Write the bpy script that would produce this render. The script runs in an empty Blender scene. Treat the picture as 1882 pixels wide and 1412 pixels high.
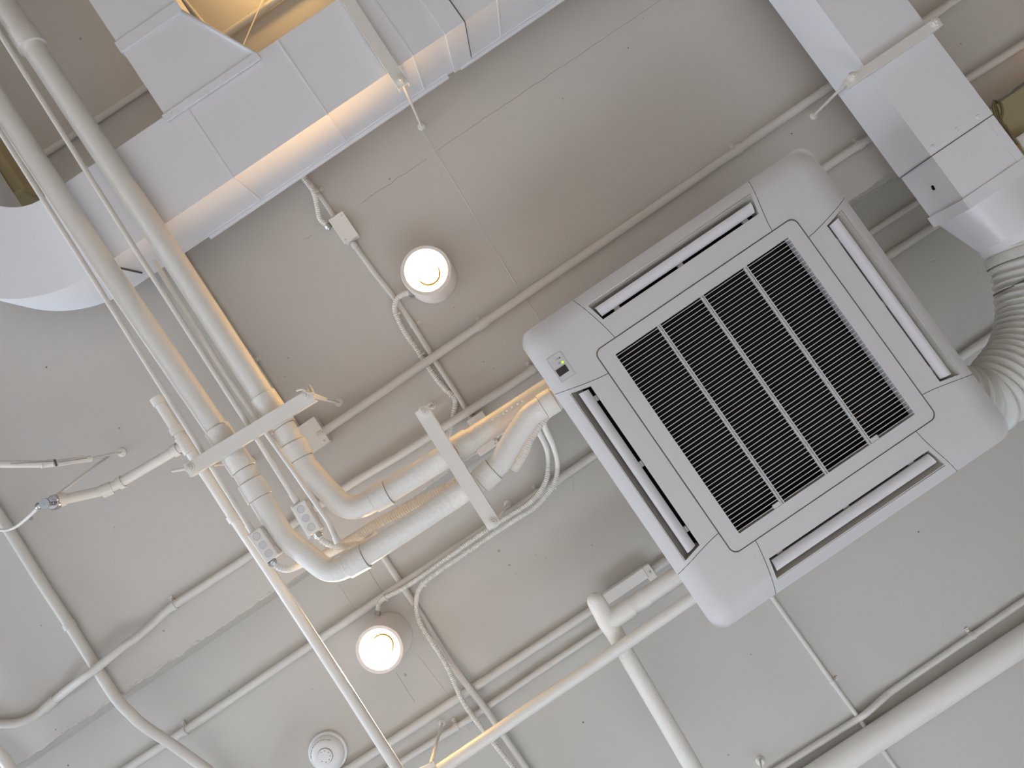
import bpy, bmesh, math, random
from mathutils import Vector, Matrix

random.seed(7)
C = bpy.context.scene.collection

# ------------------------------------------------------------------ camera
W, H, F = 1882.0, 1412.0, 1450.0
CX, CY = W / 2, H / 2
VX, VY = 992.0, 790.0            # where straight up lands in the frame
ANG = math.radians(34.15)        # direction of the long conduits
EYE = Vector((0, 0, 1.6))
nz = Vector(((VX - CX) / F, -(VY - CY) / F, -1)).normalized()
ca, sa = math.cos(ANG), math.sin(ANG)
kx = (nz.x * ca + nz.y * sa) / (-nz.z)
ax = Vector((ca, sa, kx)).normalized()
ay = nz.cross(ax)
M = Matrix((ax, ay, nz))         # camera axes -> world axes

cam_d = bpy.data.cameras.new('camera')
cam_d.sensor_width = 36.0
cam_d.sensor_fit = 'HORIZONTAL'
cam_d.lens = F / W * 36.0
cam_d.clip_start = 0.02
cam = bpy.data.objects.new('camera', cam_d)
C.objects.link(cam)
cam.matrix_world = Matrix.Translation(EYE) @ M.to_4x4()
bpy.context.scene.camera = cam


def P(px, py, h):
    d = M @ Vector(((px - CX) / F, -(py - CY) / F, -1))
    return EYE + d * (h / d.z)


def Z(h):
    return EYE.z + h


def pix(p):
    d = M.transposed() @ (p - EYE)
    return (CX + F * d.x / -d.z, CY - F * d.y / -d.z)


HA, HB = 2.645, 2.90
ACC = P(1404, 706, 2.12)         # centre of the air conditioner
#             # the two ceiling levels above the eye

# ------------------------------------------------------------------ world, exposure, daylight, floor fill
sc = bpy.context.scene
sc.view_settings.view_transform = 'Standard'
sc.view_settings.look = 'None'
sc.view_settings.gamma = 1.0
sc.view_settings.exposure = 0.07
sc.view_settings.use_curve_mapping = False
sc.cycles.use_denoising = True
sc.cycles.max_bounces = 10
sc.cycles.diffuse_bounces = 6
sc.cycles.sample_clamp_indirect = 6.0

w = bpy.data.worlds.new('world')
sc.world = w
w.use_nodes = True
w.node_tree.nodes['Background'].inputs[0].default_value = (0.60, 0.72, 0.95, 1)
w.node_tree.nodes['Background'].inputs[1].default_value = 0.6


def area_light(name, loc, direction, sx, sy, power, col):
    l = bpy.data.lights.new(name, 'AREA')
    l.shape = 'RECTANGLE'
    l.size, l.size_y = sx, sy
    l.energy = power
    l.color = col
    o = bpy.data.objects.new(name, l)
    o.location = loc
    o.rotation_euler = Vector(direction).to_track_quat('-Z', 'Z').to_euler()
    C.objects.link(o)
    return o


RX0, RX1, RY0, RY1 = -7.5, 5.0, -4.6, 4.6
WZ0, WZ1 = 2.2, 4.0
LZ0, LZ1 = 0.3, 1.9            # low unseen opening, added for the floor fill
area_light('daylight_window', (RX0 + 0.06, -0.2, (WZ0 + WZ1) / 2), (1, 0, -0.25), 5.6, WZ1 - WZ0, 640, (0.76, 0.87, 1.0))
area_light('floor_bounce_fill', (-1.2, RY1 - 0.06, (LZ0 + LZ1) / 2), (-0.15, -1, -2.2), 4.0, LZ1 - LZ0, 360, (0.80, 0.89, 1.0))  # added fill: lights the floor so it bounces up onto the undersides


# ------------------------------------------------------------------ materials
def mat(name, col, rough=0.55, bump=0.0, scale=30.0, spec=0.5, metal=0.0, var=0.0, vscale=2.0):
    m = bpy.data.materials.new(name)
    m.use_nodes = True
    nt = m.node_tree
    b = nt.nodes['Principled BSDF']
    b.inputs['Roughness'].default_value = rough
    b.inputs['Metallic'].default_value = metal
    b.inputs['Specular IOR Level'].default_value = spec
    b.inputs['Base Color'].default_value = (*col, 1)
    geo = nt.nodes.new('ShaderNodeNewGeometry')
    if var > 0:
        n = nt.nodes.new('ShaderNodeTexNoise')
        n.inputs['Scale'].default_value = vscale
        n.inputs['Detail'].default_value = 4
        r = nt.nodes.new('ShaderNodeValToRGB')
        r.color_ramp.elements[0].position = 0.3
        r.color_ramp.elements[1].position = 0.7
        r.color_ramp.elements[0].color = (*[c * (1 - var) for c in col], 1)
        r.color_ramp.elements[1].color = (*[min(1, c * (1 + var)) for c in col], 1)
        nt.links.new(geo.outputs['Position'], n.inputs['Vector'])
        nt.links.new(n.outputs['Fac'], r.inputs[0])
        nt.links.new(r.outputs[0], b.inputs['Base Color'])
    if bump > 0:
        n2 = nt.nodes.new('ShaderNodeTexNoise')
        n2.inputs['Scale'].default_value = scale
        n2.inputs['Detail'].default_value = 6
        nt.links.new(geo.outputs['Position'], n2.inputs['Vector'])
        bp = nt.nodes.new('ShaderNodeBump')
        bp.inputs['Strength'].default_value = bump
        bp.inputs['Distance'].default_value = 0.004
        nt.links.new(n2.outputs['Fac'], bp.inputs['Height'])
        nt.links.new(bp.outputs[0], b.inputs['Normal'])
    return m


def emit(name, col, s):
    m = bpy.data.materials.new(name)
    m.use_nodes = True
    nt = m.node_tree
    nt.nodes.clear()
    e = nt.nodes.new('ShaderNodeEmission')
    e.inputs[0].default_value = (*col, 1)
    e.inputs[1].default_value = s
    o = nt.nodes.new('ShaderNodeOutputMaterial')
    nt.links.new(e.outputs[0], o.inputs[0])
    return m


def ceiling_mat(name, col):
    m = mat(name, col, 0.6, 0.35, 9.0, 0.3, 0, 0.03, 1.6)
    nt = m.node_tree
    b = nt.nodes['Principled BSDF']
    old = [n for n in nt.nodes if n.type == 'BUMP'][0]
    geo = [n for n in nt.nodes if n.type == 'NEW_GEOMETRY'][0]
    # small paint blobs and pits
    v = nt.nodes.new('ShaderNodeTexVoronoi')
    v.inputs['Scale'].default_value = 11
    nt.links.new(geo.outputs['Position'], v.inputs['Vector'])
    mr = nt.nodes.new('ShaderNodeMapRange')
    mr.inputs['From Min'].default_value = 0.0
    mr.inputs['From Max'].default_value = 0.045
    mr.inputs['To Min'].default_value = 1
    mr.inputs['To Max'].default_value = 0
    nt.links.new(v.outputs['Distance'], mr.inputs['Value'])
    # keep only some cells
    sel = nt.nodes.new('ShaderNodeMath')
    sel.operation = 'GREATER_THAN'
    sel.inputs[1].default_value = 0.66
    sep = nt.nodes.new('ShaderNodeSeparateColor')
    nt.links.new(v.outputs['Color'], sep.inputs[0])
    nt.links.new(sep.outputs[0], sel.inputs[0])
    mul = nt.nodes.new('ShaderNodeMath')
    mul.operation = 'MULTIPLY'
    nt.links.new(mr.outputs[0], mul.inputs[0])
    nt.links.new(sel.outputs[0], mul.inputs[1])
    b2 = nt.nodes.new('ShaderNodeBump')
    b2.inputs['Strength'].default_value = 0.9
    b2.inputs['Distance'].default_value = 0.005
    nt.links.new(mul.outputs[0], b2.inputs['Height'])
    nt.links.new(old.outputs[0], b2.inputs['Normal'])
    n3 = nt.nodes.new('ShaderNodeTexNoise')
    n3.inputs['Scale'].default_value = 260
    n3.inputs['Detail'].default_value = 3
    nt.links.new(geo.outputs['Position'], n3.inputs['Vector'])
    b3 = nt.nodes.new('ShaderNodeBump')
    b3.inputs['Strength'].default_value = 0.25
    b3.inputs['Distance'].default_value = 0.001
    nt.links.new(n3.outputs['Fac'], b3.inputs['Height'])
    nt.links.new(b2.outputs[0], b3.inputs['Normal'])
    nt.links.new(b3.outputs[0], b.inputs['Normal'])
    # rare dark pits in the colour
    v2 = nt.nodes.new('ShaderNodeTexVoronoi')
    v2.inputs['Scale'].default_value = 6.5
    nt.links.new(geo.outputs['Position'], v2.inputs['Vector'])
    lt = nt.nodes.new('ShaderNodeMath')
    lt.operation = 'LESS_THAN'
    lt.inputs[1].default_value = 0.022
    nt.links.new(v2.outputs['Distance'], lt.inputs[0])
    ramp = [n for n in nt.nodes if n.type == 'VALTORGB'][0]
    mx = nt.nodes.new('ShaderNodeMix')
    mx.data_type = 'RGBA'
    nt.links.new(lt.outputs[0], mx.inputs['Factor'])
    nt.links.new(ramp.outputs[0], mx.inputs['A'])
    mx.inputs['B'].default_value = (0.16, 0.13, 0.10, 1)
    nt.links.new(mx.outputs['Result'], b.inputs['Base Color'])
    return m


CEIL = ceiling_mat('painted_concrete', (0.565, 0.54, 0.505))
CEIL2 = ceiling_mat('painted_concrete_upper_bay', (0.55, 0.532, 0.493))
PAINT = mat('white_paint', (0.78, 0.755, 0.71), 0.42, 0.10, 60.0, 0.5)
PAINT2 = mat('white_paint_rough', (0.78, 0.755, 0.71), 0.5, 0.45, 140.0, 0.4)
WRAP = mat('painted_pipe_wrap', (0.80, 0.785, 0.75), 0.5, 0.5, 70.0, 0.4)
DUCT = mat('painted_sheet_metal', (0.80, 0.805, 0.84), 0.45, 0.08, 14.0, 0.5)
PLASTIC = mat('white_plastic', (0.62, 0.61, 0.615), 0.38, 0.03, 300.0, 0.5)
GRAYP = mat('grey_plastic', (0.56, 0.53, 0.49), 0.5)
VANE = mat('louvre_plastic', (0.72, 0.71, 0.74), 0.35)
SEAM = mat('seam_shadow_gap', (0.12, 0.115, 0.11), 0.7)
BLACK = mat('black_interior', (0.012, 0.010, 0.010), 0.8, spec=0.1)
BLACKG = mat('black_glass', (0.01, 0.01, 0.018), 0.15)
GALV = mat('galvanised_steel', (0.42, 0.42, 0.41), 0.38, 0.1, 40, 0.5, 0.85)
CHROME = mat('chrome', (0.6, 0.61, 0.63), 0.18, metal=1.0)
OLIVE = mat('metal_glow_shade_tone', (0.42, 0.37, 0.22), 0.5, 0.1, 20, 0.4, 0.2, 0.08, 5)  # olive puts lamp glow and shade into the metal's colour
INSUL = mat('brown_insulation', (0.38, 0.22, 0.10), 0.95, 0.8, 120, 0.1, 0, 0.3, 60)
WIREC = mat('olive_wire', (0.20, 0.18, 0.09), 0.5)
HOSE = mat('painted_flexible_duct', (0.66, 0.665, 0.64), 0.55, 0.5, 90, 0.35)
RIM = mat('downlight_enamel', (0.80, 0.74, 0.70), 0.35)
REFL = mat('downlight_reflector', (0.92, 0.88, 0.78), 0.3)
FLOORM = mat('floor_boards', (0.60, 0.60, 0.61), 0.5, 0.1, 5, 0.3, 0, 0.08, 1.5)
WALLM = mat('wall_paint', (0.62, 0.60, 0.57), 0.7, 0.1, 20, 0.2)
FRAME = mat('window_frame_paint', (0.2, 0.2, 0.2), 0.5)
DARKMARK = mat('dark_print', (0.05, 0.05, 0.06), 0.6)
GREYMARK = mat('grey_print', (0.36, 0.36, 0.35), 0.6)
BULB = emit('warm_bulb', (1.0, 0.57, 0.19), 450.0)
GOLD = mat('dark_bulb_ring', (0.0028, 0.0018, 0.0007), 0.9, spec=0.0)
DBOX = mat('detector_plastic', (0.78, 0.78, 0.78), 0.4)
CRKM = mat('sleeve_gap_shadow', (0.34, 0.29, 0.22), 0.9)
PAINTC = mat('ceiling_coloured_paint', (0.66, 0.635, 0.595), 0.5, 0.10, 60.0, 0.4)
WALLD = mat('light_dimming_wall', (0.28, 0.21, 0.13), 0.7, 0.1, 20, 0.2)  # unseen walls, darkened and browned to dim the upper right ceiling
LED = emit('green_led', (0.55, 0.95, 0.02), 1.1)
LEDOFF = mat('unlit_led', (0.33, 0.34, 0.5), 0.3)


# ------------------------------------------------------------------ mesh helpers
class MB:
    def __init__(self):
        self.v = []
        self.f = []
        self.sm = []

    def add(self, vs, fs, smooth=False):
        o = len(self.v)
        self.v += [Vector(v) for v in vs]
        for f in fs:
            self.f.append([i + o for i in f])
            self.sm.append(smooth)
        return self

    def box(self, c, s, R=None, bev=0.0):
        bm = bmesh.new()
        bmesh.ops.create_cube(bm, size=1)
        for v in bm.verts:
            v.co = Vector((v.co.x * s[0], v.co.y * s[1], v.co.z * s[2]))
        if bev > 0:
            bmesh.ops.bevel(bm, geom=bm.edges[:], offset=bev, segments=2, profile=0.5, affect='EDGES')
        return self.take(bm, c, R)

    def take(self, bm, c, R=None, smooth=False):
        bm.verts.index_update()
        c = Vector(c)
        vs = [(R @ v.co if R else v.co.copy()) + c for v in bm.verts]
        self.add(vs, [[v.index for v in f.verts] for f in bm.faces], smooth)
        bm.free()
        return self

    def sweep(self, pts, rad, seg=14, cap=True, flat=None, smooth=True):
        """tube along pts; rad a number or one per point; flat=(a,b) squashes"""
        pts = [Vector(p) for p in pts]
        n = len(pts)
        rr = rad if isinstance(rad, (list, tuple)) else [rad] * n
        t0 = (pts[1] - pts[0]).normalized()
        up = Vector((0, 0, 1)) if abs(t0.z) < 0.9 else Vector((1, 0, 0))
        nrm = (up - t0 * up.dot(t0)).normalized()
        vs, prev = [], t0
        for i, p in enumerate(pts):
            if i == 0:
                t = t0
            elif i == n - 1:
                t = (pts[-1] - pts[-2]).normalized()
            else:
                a, b = (pts[i] - pts[i - 1]), (pts[i + 1] - pts[i])
                if a.length < 1e-7 or b.length < 1e-7:
                    t = prev
                else:
                    t = (a.normalized() + b.normalized())
                    t = t.normalized() if t.length > 1e-6 else prev
            q = prev.rotation_difference(t)
            nrm = (q @ nrm)
            nrm = (nrm - t * nrm.dot(t)).normalized()
            bn = t.cross(nrm)
            prev = t
            for k in range(seg):
                a = 2 * math.pi * k / seg
                x, y = math.cos(a), math.sin(a)
                if flat:
                    x *= flat[0]
                    y *= flat[1]
                vs.append(p + (nrm * x + bn * y) * rr[i])
        fs = []
        for i in range(n - 1):
            for k in range(seg):
                k2 = (k + 1) % seg
                fs.append([i * seg + k, i * seg + k2, (i + 1) * seg + k2, (i + 1) * seg + k])
        self.add(vs, fs, smooth)
        if cap:
            o = len(self.v) - n * seg
            self.f.append([o + k for k in range(seg)][::-1])
            self.sm.append(False)
            self.f.append([o + (n - 1) * seg + k for k in range(seg)])
            self.sm.append(False)
        return self

    def lathe(self, c, prof, seg=40, axis=(0, 0, 1), smooth=True):
        """prof: list of (r, along axis) """
        c = Vector(c)
        q = Vector((0, 0, 1)).rotation_difference(Vector(axis).normalized())
        vs = []
        for r, z in prof:
            for k in range(seg):
                a = 2 * math.pi * k / seg
                vs.append(c + q @ Vector((r * math.cos(a), r * math.sin(a), z)))
        fs = []
        for i in range(len(prof) - 1):
            for k in range(seg):
                k2 = (k + 1) % seg
                fs.append([i * seg + k, i * seg + k2, (i + 1) * seg + k2, (i + 1) * seg + k])
        self.add(vs, fs, smooth)
        return self

    def prism(self, poly, z0, z1):
        """poly: list of (x,y) world; vertical prism"""
        n = len(poly)
        vs = [Vector((p[0], p[1], z0)) for p in poly] + [Vector((p[0], p[1], z1)) for p in poly]
        fs = [list(range(n)), [n + i for i in range(n)][::-1]]
        for i in range(n):
            j = (i + 1) % n
            fs.append([i, i + n, j + n, j])
        return self.add(vs, fs)

    def ball(self, c, r, seg=16, rings=10, sc_=(1, 1, 1)):
        bm = bmesh.new()
        bmesh.ops.create_uvsphere(bm, u_segments=seg, v_segments=rings, radius=r)
        for v in bm.verts:
            v.co = Vector((v.co.x * sc_[0], v.co.y * sc_[1], v.co.z * sc_[2]))
        return self.take(bm, c, None, True)

    def build(self, name, m, parent=None, origin=None, label=None, angle=40):
        me = bpy.data.meshes.new(name)
        if parent is not None:
            off = Vector(parent['wloc'])
        else:
            off = Vector(origin) if origin is not None else self.v[0].copy()
        me.from_pydata([tuple(v - off) for v in self.v], [], self.f)
        bm = bmesh.new()
        bm.from_mesh(me)
        bmesh.ops.recalc_face_normals(bm, faces=bm.faces[:])
        for e in bm.edges:
            if len(e.link_faces) == 2 and e.calc_face_angle(0) > math.radians(angle):
                e.smooth = False
        bm.to_mesh(me)
        bm.free()
        me.polygons.foreach_set('use_smooth', self.sm)
        me.materials.append(m)
        o = bpy.data.objects.new(name, me)
        C.objects.link(o)
        if parent is not None:
            o.parent = parent
            par = parent
            # location relative to the parent's own origin
            o.location = (0, 0, 0)
            o['wloc'] = list(off)
        else:
            o.location = off
            o['wloc'] = list(off)
        if label:
            o['label'] = label
        return o


GROUPS = {'conduit': 'conduits on the ceiling', 'ribbed_cable': 'ribbed cables', 'insulated_pipe': 'insulated pipes', 'junction_box': 'junction boxes', 'outlet_box': 'outlet boxes', 'trapeze_hanger': 'hangers', 'assumed_bulb_lamp': 'assumed bare bulbs'}


def tag(o, label, cat, group=None):
    o['label'] = label
    o['category'] = cat
    group = group or GROUPS.get(o.name.split('.')[0])
    if group:
        o['group'] = group
    return o


def thing(name, label, cat, loc, group=None):
    o = bpy.data.objects.new(name, None)
    o.empty_display_size = 0.05
    o.location = loc
    o['wloc'] = list(loc)
    C.objects.link(o)
    return tag(o, label, cat, group)


def structure(o):
    o['kind'] = 'structure'
    return o


def bez_fillet(pts, r, n=8):
    """round the corners of a polyline with radius-ish r"""
    pts = [Vector(p) for p in pts]
    out = [pts[0]]
    for i in range(1, len(pts) - 1):
        a, b, c = pts[i - 1], pts[i], pts[i + 1]
        d1, d2 = (a - b), (c - b)
        ang = d1.angle(d2)
        if abs(math.pi - ang) < 0.03:
            out.append(b)
            continue
        cut = min(r / max(math.tan(ang / 2), 0.05), d1.length * 0.48, d2.length * 0.48)
        p1, p2 = b + d1.normalized() * cut, b + d2.normalized() * cut
        for k in range(n + 1):
            t = k / n
            out.append(p1 * (1 - t) ** 2 + b * 2 * t * (1 - t) + p2 * t * t)
    out.append(pts[-1])
    return out


def catmull(pts, n=10):
    pts = [Vector(p) for p in pts]
    q = [pts[0] * 2 - pts[1]] + pts + [pts[-1] * 2 - pts[-2]]
    out = []
    for i in range(1, len(q) - 2):
        p0, p1, p2, p3 = q[i - 1], q[i], q[i + 1], q[i + 2]
        for k in range(n):
            t = k / n
            out.append(0.5 * ((2 * p1) + (p2 - p0) * t + (2 * p0 - 5 * p1 + 4 * p2 - p3) * t * t + (3 * p1 - p0 - 3 * p2 + p3) * t ** 3))
    out.append(pts[-1])
    return out


def resample(pts, step):
    L = [0]
    for a, b in zip(pts, pts[1:]):
        L.append(L[-1] + (b - a).length)
    n = max(2, int(L[-1] / step))
    out, j = [], 0
    for i in range(n + 1):
        s = L[-1] * i / n
        while j < len(L) - 2 and L[j + 1] < s:
            j += 1
        d = L[j + 1] - L[j]
        t = (s - L[j]) / d if d > 1e-9 else 0
        out.append(pts[j].lerp(pts[j + 1], t))
    return out


def near(path, px, py):
    """point and direction on a path, closest to a place seen in the frame"""
    best = None
    for a, b in zip(path, path[1:]):
        for k in range(21):
            p = a.lerp(b, k / 20)
            x, y = pix(p)
            d = (x - px) ** 2 + (y - py) ** 2
            if best is None or d < best[0]:
                best = (d, p, (b - a).normalized())
    return best[1], best[2]


def sleeve(c, d, L, r, seg=24):
    m = MB()
    m.lathe(c - d * (L / 2), [(r * 0.85, 0), (r, 0.0), (r, L), (r * 0.85, L)], seg, d)
    return m


def strap_mesh(c, d, r, zc, wid=0.014, sides=(1,)):
    """saddle strap: a hoop round the pipe with a screwed foot against the ceiling"""
    m = MB()
    m.lathe(c - d * wid / 2, [(r * 1.0, 0), (r * 1.13 + 0.001, 0.0), (r * 1.13 + 0.001, wid), (r * 1.0, wid)], 20, d)
    side = d.cross(Vector((0, 0, 1))).normalized()
    Rm = Matrix((d, side, Vector((0, 0, 1)))).transposed()
    for s in sides:
        fc = c + side * s * (r + 0.008)
        fc.z = zc - 0.0035
        m.box(fc, (wid, 0.022, 0.004), Rm, 0.001)
        m.lathe(fc - Vector((0, 0, 0.007)), [(0.0001, 0), (0.004, 0.0005), (0.005, 0.006)], 10)
    return m


def pipe(name, label, cat, pts, r, m=None, mode='line', fil=0.05, coup=(), straps=(), ceil=None, seg=18,
         group=None, coup_name='coupling', coup_k=1.14, strap_sides=(1,)):
    """pts: (px,py,h). coup: (px,py,length). straps: (px,py)"""
    m = m or (PAINTC if name == 'conduit' and pts[1][2] > 2.5 else PAINT)
    path = [p if isinstance(p, Vector) else P(*p) for p in pts]
    if mode == 'curve':
        path = catmull(path)
    if name != 'suspension_wire':
        for e, n_ in ((0, 1), (-1, -2)):
            x_, y_ = pix(path[e])
            if x_ < 0 or y_ < 0 or x_ > W or y_ > H:      # runs on past the view
                dv = path[e] - path[n_]
                dv.z = 0
                far = path[e] + dv.normalized() * (0.5 if mode == 'curve' else 1.5)
                path = [far] + path if e == 0 else path + [far]
    if mode == 'fillet':
        path = bez_fillet(path, fil)
    g = MB().sweep(path, r, seg)
    if not coup and not straps:
        o = g.build(name, m, origin=path[0])
        tag(o, label, cat, group)
        return o, path
    t = thing(name, label, cat, path[0], group)
    g.build('tube', m, t)
    for (x, y, L) in coup:
        c, d = near(path, x, y)
        sl = sleeve(c, d, L, r * coup_k + 0.0008).build(coup_name, m, t)
        if coup_name == 'pipe_sleeve':
            g2 = MB()
            for s_ in (-1, 1):
                g2.lathe(c + d * s_ * (L / 2 + 0.0008) - d * 0.0008, [(r * 1.0, 0), (r * 1.035, 0), (r * 1.035, 0.0016), (r * 1.0, 0.0016)], 24, d)
            g2.build('sleeve_edge_shadow', CRKM, sl)  # dark rings paint the shadow line of the sleeve end gap
    for (x, y) in straps:
        c, d = near(path, x, y)
        strap_mesh(c, d, r, EYE.z + (ceil or HA), sides=strap_sides).build('pipe_strap', PAINTC, t)
    return t, path


def flex(name, label, pts, r, parent=None, m=None, ties=(), conn=(), pitch=0.0066, depth=0.15, group=None, cat='cable'):
    """ribbed flexible conduit"""
    path = resample(catmull([P(*p) for p in pts]), pitch / 4)
    rr = [r * (1 + depth * math.sin(i * math.pi / 2)) for i in range(len(path))]
    g = MB().sweep(path, rr, 12)
    if not ties and not conn:
        o = g.build(name, m or PAINT, origin=path[0])
        tag(o, label, cat, group)
        return o, path
    t = thing(name, label, cat, path[0], group)
    g.build('sheath', m or PAINT, t)
    for (x, y, n) in ties:
        c, d = near(path, x, y)
        side = d.cross(Vector((0, 0, 1))).normalized()
        mm = MB().lathe(c - d * 0.002, [(r * 1.15, 0), (r * 1.3, 0), (r * 1.3, 0.004), (r * 1.15, 0.004)], 14, d)
        mm.box(c + side * r * 1.5 + Vector((0, 0, -0.001)), (0.006, 0.006, 0.005))
        mm.build('cable_tie', PAINT, t)
    for e in conn:
        c = path[0] if e == 0 else path[-1]
        d = (path[1] - path[0]).normalized() if e == 0 else (path[-1] - path[-2]).normalized()
        MB().lathe(c - d * 0.008, [(0.001, 0), (r * 1.35, 0), (r * 1.35, 0.006), (r * 1.6, 0.006), (r * 1.6, 0.011), (r * 1.2, 0.011), (r * 1.2, 0.016), (0.001, 0.016)], 8, d, False).build('connector', GALV, t)
    return t, path




# ------------------------------------------------------------------ room shell
yE = (P(527, 1072, HA).y + P(1600, 343, HA).y + P(300, 1225, HA).y) / 3
zA, zB = Z(HA), Z(HB)
top = zB + 0.25
X0, X1, Y0, Y1 = RX0 - 0.2, RX1 + 0.2, RY0 - 0.2, RY1 + 0.2


def ragged_edge():
    """chipped, drip-edged lower arris of the step"""
    xs, x = [], X0
    while x < X1:
        xs.append(x)
        x += 0.008 if -2.6 < x < 2.6 else 0.1
    xs.append(X1)
    out = []
    d = 0.0
    for x in xs:
        d = 0.5 * d + random.uniform(-0.0022, 0.0022)
        chip = 0.0
        out.append((x, yE + max(-0.0035, min(0.0035, d)) + chip))
    return out


g = MB()
edge = ragged_edge()
vs, fs = [], []
for (x, y) in edge:
    vs += [Vector((x, Y0, zA)), Vector((x, y, zA)), Vector((x, yE + 0.004, zA + 0.05)), Vector((x, yE + 0.019, zB)), Vector((x, Y1, zB)), Vector((x, Y1, top)), Vector((x, Y0, top))]
for i in range(len(edge) - 1):
    for k in range(7):
        k2 = (k + 1) % 7
        fs.append([i * 7 + k, i * 7 + k2, (i + 1) * 7 + k2, (i + 1) * 7 + k])
fs.append([0, 1, 2, 3, 4, 5, 6])
n7 = (len(edge) - 1) * 7
fs.append([n7 + k for k in range(7)])
g.add(vs, fs)


def seam(a, b, h, wpx=2.0, wob=0.0, t=0.0022):
    pa, pb = P(*a, h), P(*b, h)
    n = max(2, int((pb - pa).length / 0.03))
    pts = []
    for i in range(n + 1):
        p = pa.lerp(pb, i / n)
        p += Vector((random.uniform(-wob, wob), random.uniform(-wob, wob), 0))
        pts.append(p + Vector((0, 0, 0.0005)))
    g.sweep(pts, wpx / F * h / 2, 6, True, (t / (wpx / F * h / 2) * 0.8, 1.0))


for k in range(420):
    x = random.uniform(-2.2, 1.6)
    if math.sin(x * 7) + math.sin(x * 17 + 1) < -0.4:
        continue
    rr_ = random.uniform(0.0012, 0.0034)
    g.ball((x, yE - 0.002 - random.random() * 0.006, zA), rr_, 6, 4, (1.6, 0.8, 0.8))
seam((770, 228), (950, 525), HA, 3.0)
seam((955, 533), (998, 596), HA, 1.8)
seam((621, 1074), (664, 1138), HB, 1.8)
seam((768, 1205), (825, 1280), HB, 1.8)
seam((857, 1336), (875, 1355), HB, 1.8)
seam((1052, 860), (1054, 905), HB, 1.2)
g.build('ceiling', CEIL, origin=(0, 0, zA))
structure(bpy.data.objects['ceiling'])
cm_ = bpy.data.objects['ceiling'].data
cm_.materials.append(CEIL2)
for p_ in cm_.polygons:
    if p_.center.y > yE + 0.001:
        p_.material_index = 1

g = MB()


def crack(a, b, h, wob=0.002, wpx=1.1):
    pa, pb = P(*a, h), P(*b, h)
    n = max(2, int((pb - pa).length / 0.03))
    pts = [pa.lerp(pb, i / n) + Vector((random.uniform(-wob, wob), random.uniform(-wob, wob), 0.0)) for i in range(n + 1)]
    g.sweep(pts, wpx / F * h / 2, 5, True, (0.6, 1))


CRK = mat('crack_line', (0.36, 0.34, 0.31), 0.9)
crack((805, 275), (1215, 0), HA, 0.0018, 1.2)
crack((662, 375), (785, 290), HA, 0.003, 1.1)
crack((560, 440), (575, 432), HA, 0.002)
crack((676, 1046), (707, 1094), HB, 0.001)
crack((729, 1237), (762, 1290), HB, 0.002)
crack((1640, 330), (1560, 372), HA, 0.006)
for (x, y, h, r) in [(716, 329, HA, 2.0), (682, 360, HA, 1.4), (57, 953, HA, 4.2), (917, 1013, HB, 2.6), (936, 1039, HB, 2.2), (745, 1241, HB, 2.6), (834, 566, HA, 1.5), (908, 678, HA, 1.2),
                     (889, 665, HA, 1.4), (1088, 1002, HB, 1.6), (985, 1020, HB, 1.2), (1003, 1026, HB, 1.0), (948, 1055, HB, 1.2), (148, 71, HA, 3.0), (363, 579, HA, 1.6), (524, 693, HA, 1.2), (1716, 480, HB, 1.6),
                     (75, 1150, HA, 1.6), (574, 1267, HB, 1.2), (1380, 1203, HB, 1.6), (301, 1160, HA, 2.0)]:
    c = P(x, y, h)
    g.lathe(c + Vector((0, 0, -0.0006)), [(0.0001, 0), (r / F * h, 0.0001), (r / F * h * 1.05, 0.001)], 9)
o = g.build('ceiling_cracks', CRK, origin=(0, 0, zA))
o.name = 'trim_1'
o['kind'] = 'structure'

g = MB()
g.box((0, 0, -0.1), (X1 - X0, Y1 - Y0, 0.2))
structure(g.build('floor', FLOORM, origin=(0, 0, 0)))


def wall(name, axis, at, thick, a0, a1, win=None, WZ0=WZ0, WZ1=WZ1, wm=None):
    g = MB()
    z0, z1 = 0.0, top

    def seg(a, b, za, zb):
        if b - a < 1e-4 or zb - za < 1e-4:
            return
        if axis == 'x':
            g.box((at, (a + b) / 2, (za + zb) / 2), (thick, b - a, zb - za))
        else:
            g.box(((a + b) / 2, at, (za + zb) / 2), (b - a, thick, zb - za))
    if win:
        w0, w1 = win
        seg(a0, w0, z0, z1)
        seg(w1, a1, z0, z1)
        seg(w0, w1, z0, WZ0)
        seg(w0, w1, WZ1, z1)
    else:
        seg(a0, a1, z0, z1)
    structure(g.build(name, wm or WALLM, origin=g.v[0]))


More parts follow.
